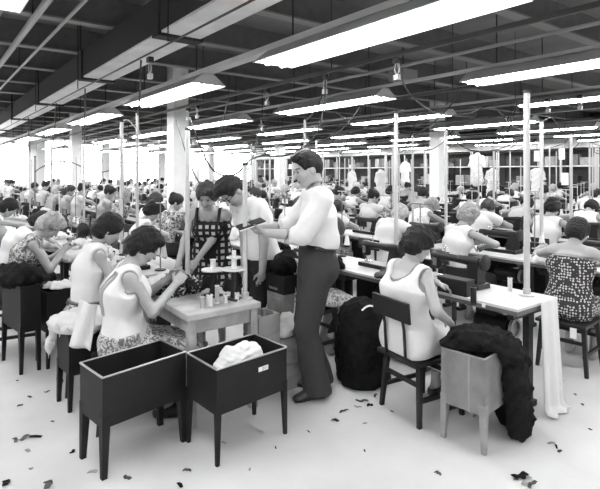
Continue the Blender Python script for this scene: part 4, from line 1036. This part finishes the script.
for lst, us in ((mid, used_mid), (far, used_far)):
    for i, o in enumerate(lst):
        if us[i] == 0:
            for c in kids(o): bpy.data.objects.remove(c)
            bpy.data.objects.remove(o)
# ================================================================ foreground props
def pt(px, D, z): return cw((px - 300) / FPX * D, D, z)
def pxy(px, py, D): return cw((px - 300) / FPX * D, D, CZ - (py - HY) * D / FPX)
# --- the tubs on legs
N1 = cw(-1.068, 2.71); L1 = cw(-1.285, 2.926) - N1; R1 = cw(-.708, 3.11) - N1
make_tub(N1, R1, L1, .275, .555, m_tub, m_rim, 'large dark sheet-metal tub on tapered legs, empty, nearest the picture bottom', .05)
N2 = cw(-.470, 2.835); R2 = cw(-.085, 3.20) - N2; L2 = cw(-.70, 3.10) - N2
t2, P2, lx2, ly2 = make_tub(N2, R2, L2, .285, .55, m_tub, m_rim, 'dark sheet-metal tub with a small white label and a white cloth inside', .035)
lp = MB(); 
def on_front(P_, a, z, d=-.004): return P_(a, d, z)
pl = t2
def plate(a0, a1, z0, z1, m, d=-.003, nm='label_plate', par=None):
    b = MB(); b.quadbox([P2(a0, d, z0), P2(a1, d, z0), P2(a1, -.0005, z0), P2(a0, -.0005, z0)], [P2(a0, d, z1), P2(a1, d, z1), P2(a1, -.0005, z1), P2(a0, -.0005, z1)]); return b.build(nm, m, par or t2)
lab = plate(.30, .375, .455, .482, m_paper); plate(.331, .334, .456, .481, m_ink, -.0038, 'printed_mark', lab)
for z in (.462, .468, .474): plate(.338, .370, z, z + .0025, m_greyc, -.0038, 'printed_mark', lab)
N4 = cw(-1.60, 3.47); L4 = cw(-1.77, 3.65) - N4; R4 = cw(-1.43, 3.63) - N4
make_tub(N4, R4, L4, .26, .53, m_tub, m_tub, 'small dark tub on legs heaped with pale cut cloth', .04)
N5 = cw(-2.14, 4.24); R5 = cw(-1.96, 4.44) - N5; L5 = cw(-2.34, 4.44) - N5
make_tub(N5, R5, L5, .30, .64, m_black2, m_black2, 'dark tub behind the cloth heap with white pieces lying in it', .04)
N6 = cw(-2.30, 4.12); R6 = cw(-2.19, 4.23) - N6; L6 = cw(-2.64, 4.44) - N6
make_tub(N6, R6, L6, .34, .72, m_black2, m_black2, 'dark tub at the left picture edge filled with black cloth', .04)
bx = thing('cover_box', 'black metal box on the near sewing table beside the white-dressed person', 'box', (3.20, 2.29, TZ)); MB().box((0, 0, .055), (.10, .26, .11), bev=.006).build('body', m_black, bx); MB().box((0, 0, .114), (.104, .264, .008)).build('lid', m_iron, bx)
N3 = cw(1.088, 2.946); R3 = cw(1.38, 3.23) - N3; L3 = cw(.889, 3.157) - N3
t3, P3, lx3, ly3 = make_tub(N3, R3, L3, .225, .565, m_tubg, m_tubge, 'worn grey fibre tub on square legs under a heap of black cloth', .045, seam=True)
def heap(label, ells, m, h=.012, wob=.012, floor=None, seed=0, name='cloth_pile', planes=(), obox=None):
    pr = [ell(c, r, k=.05) for c, r in ells]; F = field_of(pr, h, .03)
    for p in pr: F.add(p)
    F.wob(wob, 42, seed); F.wob(wob * .6, 95, seed + 1)
    for q in planes: F.plane(*q)
    if floor is not None: F.plane((0, 0, floor), (0, 0, -1))
    if obox:
        org, nx, ny, lx, ly, zt, keep = obox; x, y, z = F.grid(); g = -.006 if keep else .012; g = -.02 if keep else .012
        a = (x - org.x) * nx.x + (y - org.y) * nx.y; b = (x - org.x) * ny.x + (y - org.y) * ny.y
        q = np.maximum(np.maximum(np.maximum(-a, a - lx), np.maximum(-b, b - ly)) - g, (z - zt) if not keep else -9)
        F.d = np.maximum(F.d, q if keep else -q).astype(np.float32)
    c = V3(ells[0][0]); c.z = 0; me = F.mesh(name)
    n = len(me.vertices); v = np.empty(n * 3, np.float32); me.vertices.foreach_get('co', v); v = v.reshape(-1, 3) - np.array(c, np.float32); me.vertices.foreach_set('co', v.ravel()); me.update()
    o = mobj(name, me, m); o.location = c; return tag(o, label, 'cloth')
def OB(n, r, l, zt, keep=False): return (V3((n.x, n.y, 0)), V3((r.x, r.y, 0)).normalized(), V3((l.x, l.y, 0)).normalized(), r.length, l.length, zt, keep)
W3 = lambda a, b, z: t3.location + P3(a * lx3, b * ly3, z)
heap('heap of black cloth spilling over the grey fibre tub down to the floor', [(W3(.5, .5, .58), (.17, .16, .085)), (W3(.25, .75, .585), (.12, .12, .06)), (W3(.9, .55, .585), (.13, .15, .07)), (W3(.45, .45, .63), (.16, .15, .06)), (W3(.66, -.0, .56), (.13, .09, .09)), (W3(.72, -.08, .42), (.11, .08, .16)), (W3(.82, -.10, .24), (.11, .08, .18)), (W3(.92, -.12, .08), (.12, .09, .12)), (W3(1.02, .15, .45), (.09, .14, .16)), (W3(1.08, .12, .2), (.09, .13, .22))], m_blackc, .012, .014, .003, 71, obox=OB(N3, R3, L3, .576))
W2 = lambda a, b, z: t2.location + P2(a * lx2, b * ly2, z)
heap('white cloth heaped in the labelled dark tub', [(W2(.50, .50, .47), (.14, .10, .11)), (W2(.62, .45, .50), (.10, .085, .085)), (W2(.36, .45, .42), (.12, .10, .10)), (W2(.5, .5, .38), (.17, .12, .09))], m_white, .010, .012, .305, 73, obox=OB(N2, R2, L2, .6, True))
c4 = N4 + (R4 + L4) / 2
def c4p(x, d, z): return cw(x, d, z)
heap('heap of pale cut cloth on the small dark tub', [((c4.x, c4.y, .56), (.17, .20, .07)), (c4p(-1.68, 3.62, .60), (.12, .12, .06)), (c4p(-1.50, 3.66, .60), (.13, .12, .07)), (c4p(-1.58, 3.78, .59), (.15, .12, .07)), (c4p(-1.78, 3.68, .54), (.05, .05, .06)), (c4p(-1.815, 3.66, .45), (.03, .03, .08)), (c4p(-1.83, 3.65, .37), (.015, .015, .06))], m_pale, .011, .016, None, 75, obox=OB(N4, R4, L4, .54))
c5 = N5 + (R5 + L5) / 2
heap('white cut pieces lying in the dark tub behind the cloth heap', [((c5.x, c5.y, .62), (.14, .13, .06)), (cw(-2.08, 4.44, .655), (.1, .07, .04)), (cw(-2.18, 4.46, .65), (.08, .08, .04))], m_white, .012, .012, None, 77, obox=OB(N5, R5, L5, .65))
c6 = N6 + (R6 + L6) / 2
heap('black cloth heaped in the dark tub at the left picture edge', [((c6.x, c6.y, .76), (.20, .20, .09)), (cw(-2.36, 4.3, .80), (.12, .11, .08)), (cw(-2.50, 4.38, .79), (.14, .11, .09))], m_blackc, .014, .016, None, 79, obox=OB(N6, R6, L6, .73))
# --- worktable
wt = thing('work_table', 'worn wooden worktable with spools, winders and dark cut pieces on it', 'table', (1.65, 3.475, 0))
MB().box((0, 0, .725), (.56, .95, .045), bev=.008).build('tabletop', m_worn, wt)
for a in (-1, 1):
    for b in (-1, 1): MB().box((a * .235, b * .43, .35), (.055, .055, .70), bev=.004).build('leg', m_worn, wt)
for a in (-1, 1):
    MB().box((a * .235, 0, .655), (.022, .80, .09)).build('apron', m_worn, wt); MB().box((0, a * .43, .655), (.41, .022, .09)).build('apron', m_worn, wt)
TW = .7475
p = at(181, 292, TW); o = inst('cloth_pile', heap_mesh(81, (.34, .30, .15), .009, 14, .016), (p.x, p.y, TW), .4); o.data.materials.append(pmat('cut scraps', 'floral', .012, .42, 26, .6)); tag(o, 'tangled pile of dark and light cut pieces on the worktable', 'cloth')
p = at(160, 291, TW); heap('pale bundle under the hands of the seated person at the worktable', [((p.x, p.y, TW + .045), (.085, .075, .06)), ((p.x + .03, p.y + .07, TW + .06), (.07, .07, .05)), ((p.x - .01, p.y + .14, TW + .035), (.08, .06, .045))], m_pale, .009, .010, TW + .001, 83)
def spool(px, py, r, h, m, lb, z=TW):
    p = at(px, py, z); o = thing('thread_spool', lb, 'spool', (p.x, p.y, z), 0, 'spools')
    MB().lathe([(r * .8, .006), (r * .86, .012), (r * .86, h - .012), (r * .8, h - .006)], n=14).build('thread', m, o, smooth=True)
    for z0 in (0, h - .006): MB().lathe([(r, z0), (r, z0 + .006)], n=14).build('flange', m_pale if m is not m_black else m_black, o)
    MB().cyl((0, 0, h), (0, 0, h + .012), r * .3, n=8).build('core', m_iron, o); return o
spool(202, 309, .015, .085, m_greyc, 'slim grey spool nearest the camera on the worktable')
spool(209.5, 306, .024, .078, m_pale, 'fat pale spool second from the front on the worktable')
spool(217, 303, .017, .125, m_greyc, 'tall slim bottle-like spool in the row on the worktable')
spool(226, 303, .013, .055, m_pale, 'short pale spool behind the tall one on the worktable')
spool(237, 301, .018, .06, m_white, 'small white spool beside the second winder stem')
spool(243.5, 299, .016, .075, m_pale, 'pale spool beside the pole at the corner of the worktable')
def winder(px, py, lb, h=.215):
    p = at(px, py, TW); r = thing('bobbin_winder', lb, 'bobbin winder', (p.x, p.y, TW), .3)
    MB().box((0, 0, .008), (.09, .12, .016), bev=.004).build('base', m_iron, r)
    c = MB().tube([(0, 0, .012), (.0, 0, .07), (.012, .0, .12), (0, 0, h)], [.032, .022, .026, .03], 10); c.box((.0, .035, .1), (.03, .05, .09)); c.build('column', m_black, r, smooth=True)
    MB().lathe([(.0, h), (.085, h), (.088, h + .006), (.085, h + .012), (0, h + .012)], n=20).build('tray', m_pale, r)
    MB().lathe([(.026, h + .012), (.020, h + .02), (.020, h + .075), (.026, h + .083), (0, h + .083)], n=12).build('bobbin', m_thread, r, smooth=True)
    w = MB().lathe([(.0, -.006), (.04, -.006), (.046, 0), (.04, .006), (0, .006)], n=14).build('hand_wheel', m_iron, r, smooth=True); w.location = (0, .075, .09); w.rotation_euler = (PI / 2, 0, 0)
    return r
winder(213, 296, 'black bobbin winder with a round pale tray, the further left of two on the worktable', .19); w2 = winder(234, 299.5, 'black bobbin winder with two stacked pale trays beside the corner pole', .215)
MB().lathe([(.0, .30), (.055, .30), (.055, .31), (0, .31)], n=18).build('upper_tray', m_pale, w2); MB().cyl((0, 0, .29), (0, 0, .355), .016, n=10).build('top_bobbin', m_thread, w2)
make_pole((1.78, 3.90, TW), 'pale pole at the far corner of the worktable beside the checked sun dress', 1.27, 'worktable poles')
p = at(247.5, 299, TW); make_pole((min(p.x, 1.875), p.y, TW), 'pale pole at the near worktable corner in front of the bent person with glasses', .97, 'worktable poles', r=.017)
POLE3 = V3((min(p.x, 1.875), p.y, TW + .99))
# --- crates and things behind the worktable
def crate(loc, size, rz, lb, m, slats=True):
    r = thing('wooden_crate', lb, 'crate', loc, rz); x, y, z = size; t = .014
    for s in (-1, 1):
        n = 4
        for nm, q in (('side', 0), ('end', 1)):
            b = MB()
            for i in range(n):
                zz = z * (i + .5) / n
                if q == 0: b.box((0, s * (y / 2 - t / 2), zz), (x, t, z / n - .006))
                else: b.box((s * (x / 2 - t / 2), 0, zz), (t, y - 2 * t, z / n - .006))
            b.build(nm + '_slats', m, r)
        for s2 in (-1, 1): MB().box((s * (x / 2 - .028), s2 * (y / 2 - .028), z / 2), (.026, .026, z)).build('corner_post', m, r)
    MB().box((0, 0, .01), (x - .03, y - .03, .014)).build('bottom', m, r); return r
q = cw(-.325, 3.80); crate((q.x + .04, q.y, 0), (.2, .2, .60), .06, 'grey slatted crate standing beside the corner of the worktable', m_card)
q = V3((2.28, 3.20, 0)); cb = crate((q.x, q.y, 0), (.2, .2, .40), 0, 'low crate holding pale cloth between the two standing persons in white shirts', m_card)
heap('pale cloth heaped on the low crate between the two standing persons in white shirts', [((q.x, q.y, .46), (.11, .11, .07)), ((q.x + .03, q.y - .02, .5), (.08, .08, .05)), ((q.x - .03, q.y, .42), (.08, .09, .05))], m_pale, .013, .014, .402, 85)
q = V3((2.44, 3.40, 0)); r = thing('tool_cabinet', 'grey metal cabinet with a dark top seen between the two standing persons in white shirts', 'cabinet', (q.x, q.y, 0), 0)
MB().box((0, 0, .37), (.24, .24, .62), bev=.006).build('body', m_tubg, r); MB().box((0, 0, .03), (.20, .20, .06)).build('base', m_iron, r); MB().box((0, 0, .755), (.25, .25, .15), bev=.01).build('top_box', m_black2, r); MB().box((-.132, .0, .72), (.014, .12, .02)).build('handle', m_steel, r); d_ = MB().box((-.123, 0, .37), (.006, .21, .54)).build('door', m_tubg, r)
heap('black cloth lying on the grey cabinet between the two standing persons in white shirts', [((q.x, q.y, .89), (.13, .12, .07)), ((q.x + .03, q.y + .04, .95), (.09, .08, .06)), ((q.x - .04, q.y - .05, .92), (.08, .07, .05))], m_blackc, .011, .014, .832, 86)
# printed apron hanging from the cabinet side
def apron(u, v, o_=None):
    x = -.07 + .15 * u; return cw(x * .6 - .02 + .02 * math.sin(v * 3), 4.06 + .02 * math.sin(u * 9) + .05 * (1 - v), .96 - .50 * v + .0 * u)
o = cloth_sheet('hanging_apron', apron, 10, 14, m_print, th=.008); tag(o, 'printed apron hanging beside the dark trousers of the person with the notebook', 'cloth')
# --- black-draped bin and its white handle
q = cw(.50, 4.02); c = (q.x, q.y)
heap('bin draped in black cloth between the notebook holder and the white-dressed person', [((c[0], c[1], .32), (.20, .19, .34)), ((c[0] + .02, c[1] + .05, .50), (.17, .16, .14)), ((c[0], c[1] - .02, .05), (.21, .20, .12)), ((c[0] - .12, c[1] - .06, .2), (.09, .11, .26)), ((c[0] - .04, c[1] + .1, .2), (.12, .12, .3))], m_blackc, .014, .010, .003, 87, 'draped_bin')['category'] = 'bin'
h0 = pxy(362, 313, 3.78); h1 = pxy(381, 313, 3.74)
pts = [h0.lerp(h1, i / 10) + V3((0, 0, .055 * math.sin(PI * (.12 + .88 * i / 10)))) for i in range(11)]
o = MB().tube([p_ - h0 for p_ in pts] + [], .007, 7).build('wire_handle', m_whitep, loc=h0, smooth=True); tag(o, 'white curved wire handle arching over the black-draped bin', 'handle')
# --- things on and under the cloth-draped sewing table
p = at(473.5, 304, TZ); spool(473.5, 304, .024, .115, m_black, 'black thread spool near the front edge of the pole-bearing sewing table', TZ)
spool(510, 291, .02, .10, m_thread, 'pale thread spool at the back of the pole-bearing sewing table', TZ)
def pole_on(px, k):
    v = (1.35 + 1.8 * k if k else 1.30) + .275 + .2; s = (px - 300) / FPX; D = v / (s * RIGHT.x + FWD.x); q = cw(s * D, D, TZ); return tuple(q)
make_pole((3.56, 1.93, TZ), 'thick pale pole standing on the near sewing table, tallest at the picture right', 1.49, 'thick poles', r=.022)
make_pole(pole_on(541.5, 2), 'pale pole standing on the bench in front of the dark-haired person at right', 1.46, 'thick poles', r=.020)
make_pole(pole_on(396, 1), 'pale pole rising behind the dark curly head of the white-dressed person', 1.47, 'thick poles', r=.019)
make_pole(pole_on(446, 2), 'pale pole to the left of the fair-haired person in white', 1.45, 'thick poles', r=.019)
make_pole(pole_on(121.5, 0), 'pale pole behind the person with the dark bob', 1.46, 'thick poles', r=.019)
make_pole(pole_on(35, 0), 'dark thin pole rising among the heads at the left', 1.2, 'dark poles', True, .016)
def drape(u, v):
    y = 1.755 - .012 - .03 * v - .012 * math.sin(u * 13) * (.3 + v); x = 3.40 + (.215 + .05 * v) * u - .01 * v
    return V3((x, y - (.06 * max(0, v - .94) / .06 if v > .94 else 0), max(.012, .775 - .80 * v)))
o = cloth_sheet('hanging_cloth', drape, 18, 24, m_white, th=.006); tag(o, 'long white cloth hanging from the end of the near sewing table to the floor', 'cloth')
q = V3((3.30, 2.04, 0)); r = thing('wooden_box', 'grey wooden box standing under the near sewing table beside the black cloth', 'box', q, .0)
MB().box((0, 0, .22), (.20, .18, .44), bev=.005).build('body', m_tubg, r); MB().box((0, 0, .447), (.21, .19, .014), bev=.003).build('lid', m_tubge, r)
def paper(px, py, D, w, h, lb, rz, nm='paper_tag'):
    p = pxy(px, py, D); o = MB().box((0, 0, 0), (.003, w, h), bev=0).build(nm, m_paper, loc=p, rz=rz); return tag(o, lb, 'tag')
p = paper(497.5, 306.5, 3.42, .026, .028, 'small white paper tag on the front edge of the near sewing table', 0); p.location.x = 3.425 - .275 - .003
p.location.y = 2.02; p.location.z = .735
o = paper(590, 324, 4.1, .05, .085, 'white paper tag on the stool at the right picture edge', .1); o.location = V3((4.47 - .245, 1.90, .36)); 
# fabric in work under the hands of the seated persons
for (x, y, z, m, lb, sd) in ((3.30, 2.64, TZ, m_greyc, 'grey cloth being sewn by the person in the white dress', 91), (3.22, 2.95, TZ, m_darkc, 'dark cut pieces on the bench beside the machine of the white-dressed person', 92),
                             (1.36, 4.35, TZ, m_pale, 'pale cloth in the hands of the person with the dark bob', 93), (1.22, 5.45, TZ, m_white, 'white cloth in the hands of the curly fair-haired person', 94), (1.2, 6.35, TZ, m_pale, 'pale cloth before the stooping person in the plain white blouse', 95),
                             (3.16, 3.62, TZ, m_blackc, 'black cloth on the bench behind the back of the person with the notebook', 96), (5.05, 2.5, TZ, m_pale, 'pale cloth on the bench beside the fair-haired person in white', 97)):
    o = inst('cloth_pile', heap_mesh(sd, (.26, .26, .10), .011, 8, .010), (x, y, z), sd); o.data.materials.append(m); tag(o, lb, 'cloth')
# a strip of white cloth hanging behind the person at the worktable
def strip(u, v): return cw(-1.50 + .115 * u - .05 * v + .03 * v * u, 3.40 + .02 * math.sin(u * 7 + v * 3) - .03 * v, .80 - .30 * v - .03 * u)
o = cloth_sheet('hanging_cloth', strip, 8, 12, m_white, th=.006); tag(o, 'white cloth strip hanging behind the person in the white sleeveless top', 'cloth')
# --- cords, trolley plugs
def rail_at(px, k): 
    v = RV(k); s = (px - 300) / FPX; D = v / (s * RIGHT.x + FWD.x); q = cw(s * D, D, RZ - .03); return q, D
for px, k, lb in ((267, 1, 'pale plug trolley hanging on the power rail above the standing persons'), (325, 1, 'plug trolley on the power rail above the person with the notebook'), (397, 1, 'plug trolley on the power rail at the right end of the big strip light'), (262, 2, 'small plug trolley on the further power rail behind the pole'), (188, 1, 'plug trolley on the power rail near the pale column'), (197, 1, 'second plug trolley on the power rail near the pale column'), (548, 3, 'plug trolley high at the right over the benches'), (580, 3, 'plug trolley nearest the right picture edge'), (150, 0, 'plug trolley on the first power rail over the left benches')):
    q, D = rail_at(px, k); r = thing('plug_trolley', lb, 'plug', (q.x, q.y, q.z), 0)
    MB().box((0, 0, -.03), (.05, .07, .05), bev=.008).build('housing', m_iron, r); MB().tube([(0, .03 * math.cos(a), -.10 + .05 * math.sin(a)) for a in [i * PI / 6 for i in range(13)]], .006, 5).build('hook_ring', m_pipe, r)
    MB().box((0, 0, -.18), (.04, .055, .05), bev=.006).build('socket', m_pipe, r)
def cord(pts, lb, r=.008, m=None):
    Q = [pxy(*p) for p in pts]
    out = []
    for i in range(len(Q) - 1):
        p0, p1, p2, p3 = Q[max(i - 1, 0)], Q[i], Q[i + 1], Q[min(i + 2, len(Q) - 1)]
        for j in range(4):
            t = j / 4; out.append(.5 * ((2 * p1) + (p2 - p0) * t + (2 * p0 - 5 * p1 + 4 * p2 - p3) * t * t + (3 * p1 - p0 - 3 * p2 + p3) * t ** 3))
    out.append(Q[-1]); b = out[0].copy(); o = MB().tube([q - b for q in out], r, 6).build('hanging_cable', m or m_cord, loc=b, smooth=True); return tag(o, lb, 'cord')
cord([(190, 118, 5.6), (196, 135, 5.0), (203, 153, 4.8), (213, 170, 4.7), (227, 176, 4.7), (239, 172, 4.75), (249, 161, 4.8), (262, 156, 4.9), (282, 156, 5.0), (300, 150, 5.1), (314, 137, 5.15), (321, 121, 5.2), (325, 95, 5.25), (325, 77, 5.27)], 'dark cord looping low between the worktable poles and the plug above the notebook holder', .0085)
cord([(262, 92, 8.2), (262, 115, 7.5), (258, 132, 6.5), (255, 150, 5.0), (249, 168, 4.0), (247.5, 169, 3.68)], 'dark cord dropping to the worktable corner pole', .006)
cord([(176, 118, 5.9), (182, 140, 5.2), (190, 165, 4.6), (200, 184, 4.4), (206, 190, 4.4)], 'thin cord sloping down past the pale column behind the checked sun dress', .006)
cord([(121, 122, 5.8), (128, 120, 5.9), (140, 133, 6.2), (152, 141, 6.4), (170, 140, 6.6)], 'pale cord curving from the pole behind the person with the dark bob', .006, m_cordw)
cord([(397, 62, 4.6), (404, 84, 4.8), (420, 104, 5.0), (440, 114, 5.6), (466, 114, 6.0), (490, 106, 6.3), (500, 112, 6.4), (510, 124, 6.2), (524, 130, 5.6)], 'dark cord looping from the rail past the right-hand strip lights', .009)
cord([(541, 122, 5.6), (552, 118, 6.2), (560, 130, 6.6), (574, 137, 6.8), (590, 132, 7.0), (600, 126, 7.1)], 'dark cord looping at the right edge below the strip lights', .009)
cord([(446, 126, 6.0), (455, 140, 6.2), (470, 150, 6.4), (490, 151, 6.6), (507, 146, 6.8), (520, 138, 7.0)], 'dark cord looping between the poles over the fair-haired person', .008)
cord([(396, 118, 4.9), (388, 126, 5.2), (370, 128, 5.8), (350, 121, 6.4), (335, 112, 6.8)], 'cord running from the pole behind the dark curly head towards the window end', .008)
cord([(35, 172, 7.0), (42, 167, 7.1), (55, 163, 7.3), (70, 162, 7.6), (82, 167, 7.8), (95, 172, 8.0), (108, 171, 8.2), (120, 165, 8.4)], 'cord strung across the poles before the bright windows at left', .008)
# --- racks along the far side wall
rk = 0
for i in range(10):
    u = 6.2 + 2.4 * i; r = thing('storage_rack', 'tall dark storage rack at the far side wall, %s from the right' % ORD[i], 'rack', (18.42, u, 0), 0, 'storage racks')
    for a in (-1, 1):
        for y in (-1.16, 0, 1.16): MB().box((a * .25, y, 1.25), (.05, .05, 2.5)).build('post', m_pole if a < 0 else m_iron, r)
    for z in (.35, 1.10, 1.88, 2.46): MB().box((0, 0, z), (.54, 2.36, .04)).build('shelf_board', m_pale if z == 1.88 else m_iron, r)
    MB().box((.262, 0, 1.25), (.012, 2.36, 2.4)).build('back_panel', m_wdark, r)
    q = random.Random(300 + i)
    for z in (.37, 1.12, 1.90):
        y = -1.08
        while y < 1.0:
            w_, h_ = q.uniform(.22, .5), q.uniform(.15, .48)
            if q.random() < .72 and abs(y + w_ / 2) > .03 + w_ / 2 or q.random() < .4:
                m = q.choice([m_iron, m_iron, m_card, m_pale, m_tubg, m_darkc, m_darkc, m_greyc])
                o = MB().box((0, 0, h_ / 2), (.33, w_ - .03, h_), bev=.012).build('stock_box', m, loc=(18.40 + q.uniform(-.015, .03), u + y + w_ / 2, z + .002)); tag(o, 'box or folded stock on the %s rack from the right at the far side wall' % ORD[i], 'box', 'stock on rack %d' % (i + 1))
            y += w_ + .03
def hang_garment(px, py, D, s, m, lb):
    p = pxy(px, py, D); pr = [cap((0, 0, .0), (0, 0, -.3 * s), .16 * s, .19 * s, .05), cap((0, -.17 * s, .0), (0, .17 * s, .0), .07 * s, .07 * s, .05), cap((0, .2 * s, 0), (0, .26 * s, -.25 * s), .065 * s, .06 * s, .04), cap((0, -.2 * s, 0), (0, -.26 * s, -.25 * s), .065 * s, .06 * s, .04), cap((0, 0, -.3 * s), (0, 0, -.7 * s), .19 * s, .22 * s, .05)]
    F = field_of(pr, .02, .03)
    for q in pr: F.add(q)
    F.wob(.02, 22, int(px)); o = mobj('hanging_garment', F.mesh('hanging_garment'), m); o.location = p; o.scale = (.5, 1, 1)
    r = MB().cyl((0, 0, .05), (0, 0, (RZ - p.z)), .006, n=5).build('hanger_wire', m_iron, o); return tag(o, lb, 'garment')
hang_garment(477, 158, 17.0, 1.05, b_light, 'pale patterned garment hanging before the racks'); hang_garment(537, 172, 16.0, .9, m_white, 'white garment hanging before the racks beside the pale poles'); hang_garment(381, 174, 13.5, .75, m_pale, 'pale garment hanging left of the far column'); hang_garment(492, 172, 16.0, .8, b_light, 'smaller patterned garment hanging right of the pale patterned one'); hang_garment(405, 165, 16.5, .8, m_white, 'white garment hanging close to the far column'); hang_garment(352, 174, 16.0, .7, m_pale, 'white garment hanging by the racks beyond the notebook holder')
for i, (px, py, D) in enumerate(((537, 156, 12.6), (562, 154, 12.6), (565, 179, 11.0))):
    p = pxy(px, py, D); o = MB().box((0, 0, 0), (.02, .15, .27), bev=.004).build('hanging_placard', m_paper, loc=p); MB().cyl((0, 0, .13), (0, 0, RZ - p.z), .004, n=4).build('string', m_cord, o)
    tag(o, 'blank white placard hanging on a string over the benches, %s of three' % ('left', 'upper right', 'lower right')[i], 'placard')
# --- scraps on the floor
SCR = [(14, 441, 1), (24, 438, 1.4), (36, 437, 1), (28, 451, .8), (30, 397, .6), (47, 392, .7), (17, 381, .5), (68, 384, .6), (62, 382, 1), (52, 422, .5), (72, 452, .8), (92, 473, .9), (128, 478, .8), (47, 486, 1.6), (5, 484, 1.2), (31, 469, .5), (20, 406, .6), (187, 471, .7), (179, 486, .8), (224, 443, .5), (276, 448, .4), (362, 401, 1.3), (370, 406, 1), (358, 407, .8), (376, 396, .9), (344, 412, 1), (335, 421, .8), (365, 424, .5), (438, 474, .8), (392, 412, .5), (520, 476, 1.5), (526, 481, 1.5), (533, 486, 1.3), (516, 479, .8), (557, 447, .8), (551, 443, .7), (560, 452, .6), (582, 405, .6), (575, 395, .5), (561, 380, .6), (365, 451, .5), (590, 430, .5), (308, 432, .4), (250, 470, .4)]
for i, (px, py, s) in enumerate(SCR):
    p = at(px, py, 0); q = random.Random(900 + i); L = .030 * s * q.uniform(.7, 1.2); w_ = .011 * s * q.uniform(.7, 1.5); b = q.uniform(0, 6.28); k = q.uniform(1, 4)
    def f(u, v, L=L, w_=w_, b=b, k=k): 
        x = (u - .5) * 2 * L; y = (v - .5) * 2 * w_ * (1 - .5 * abs(u - .5)) + .3 * L * math.sin(u * k); return V3((x * math.cos(b) - y * math.sin(b), x * math.sin(b) + y * math.cos(b), .004 + .008 * s * abs(math.sin(u * k * 1.7))))
    o = cloth_sheet('fabric_scrap', f, 8, 3, (m_darkc, m_darkc, m_blackc, m_greyc)[i % 4], th=.003, loc=(p.x, p.y, 0)); tag(o, 'small cut scrap lying on the pale floor', 'fabric scrap', 'fabric scraps on the floor')
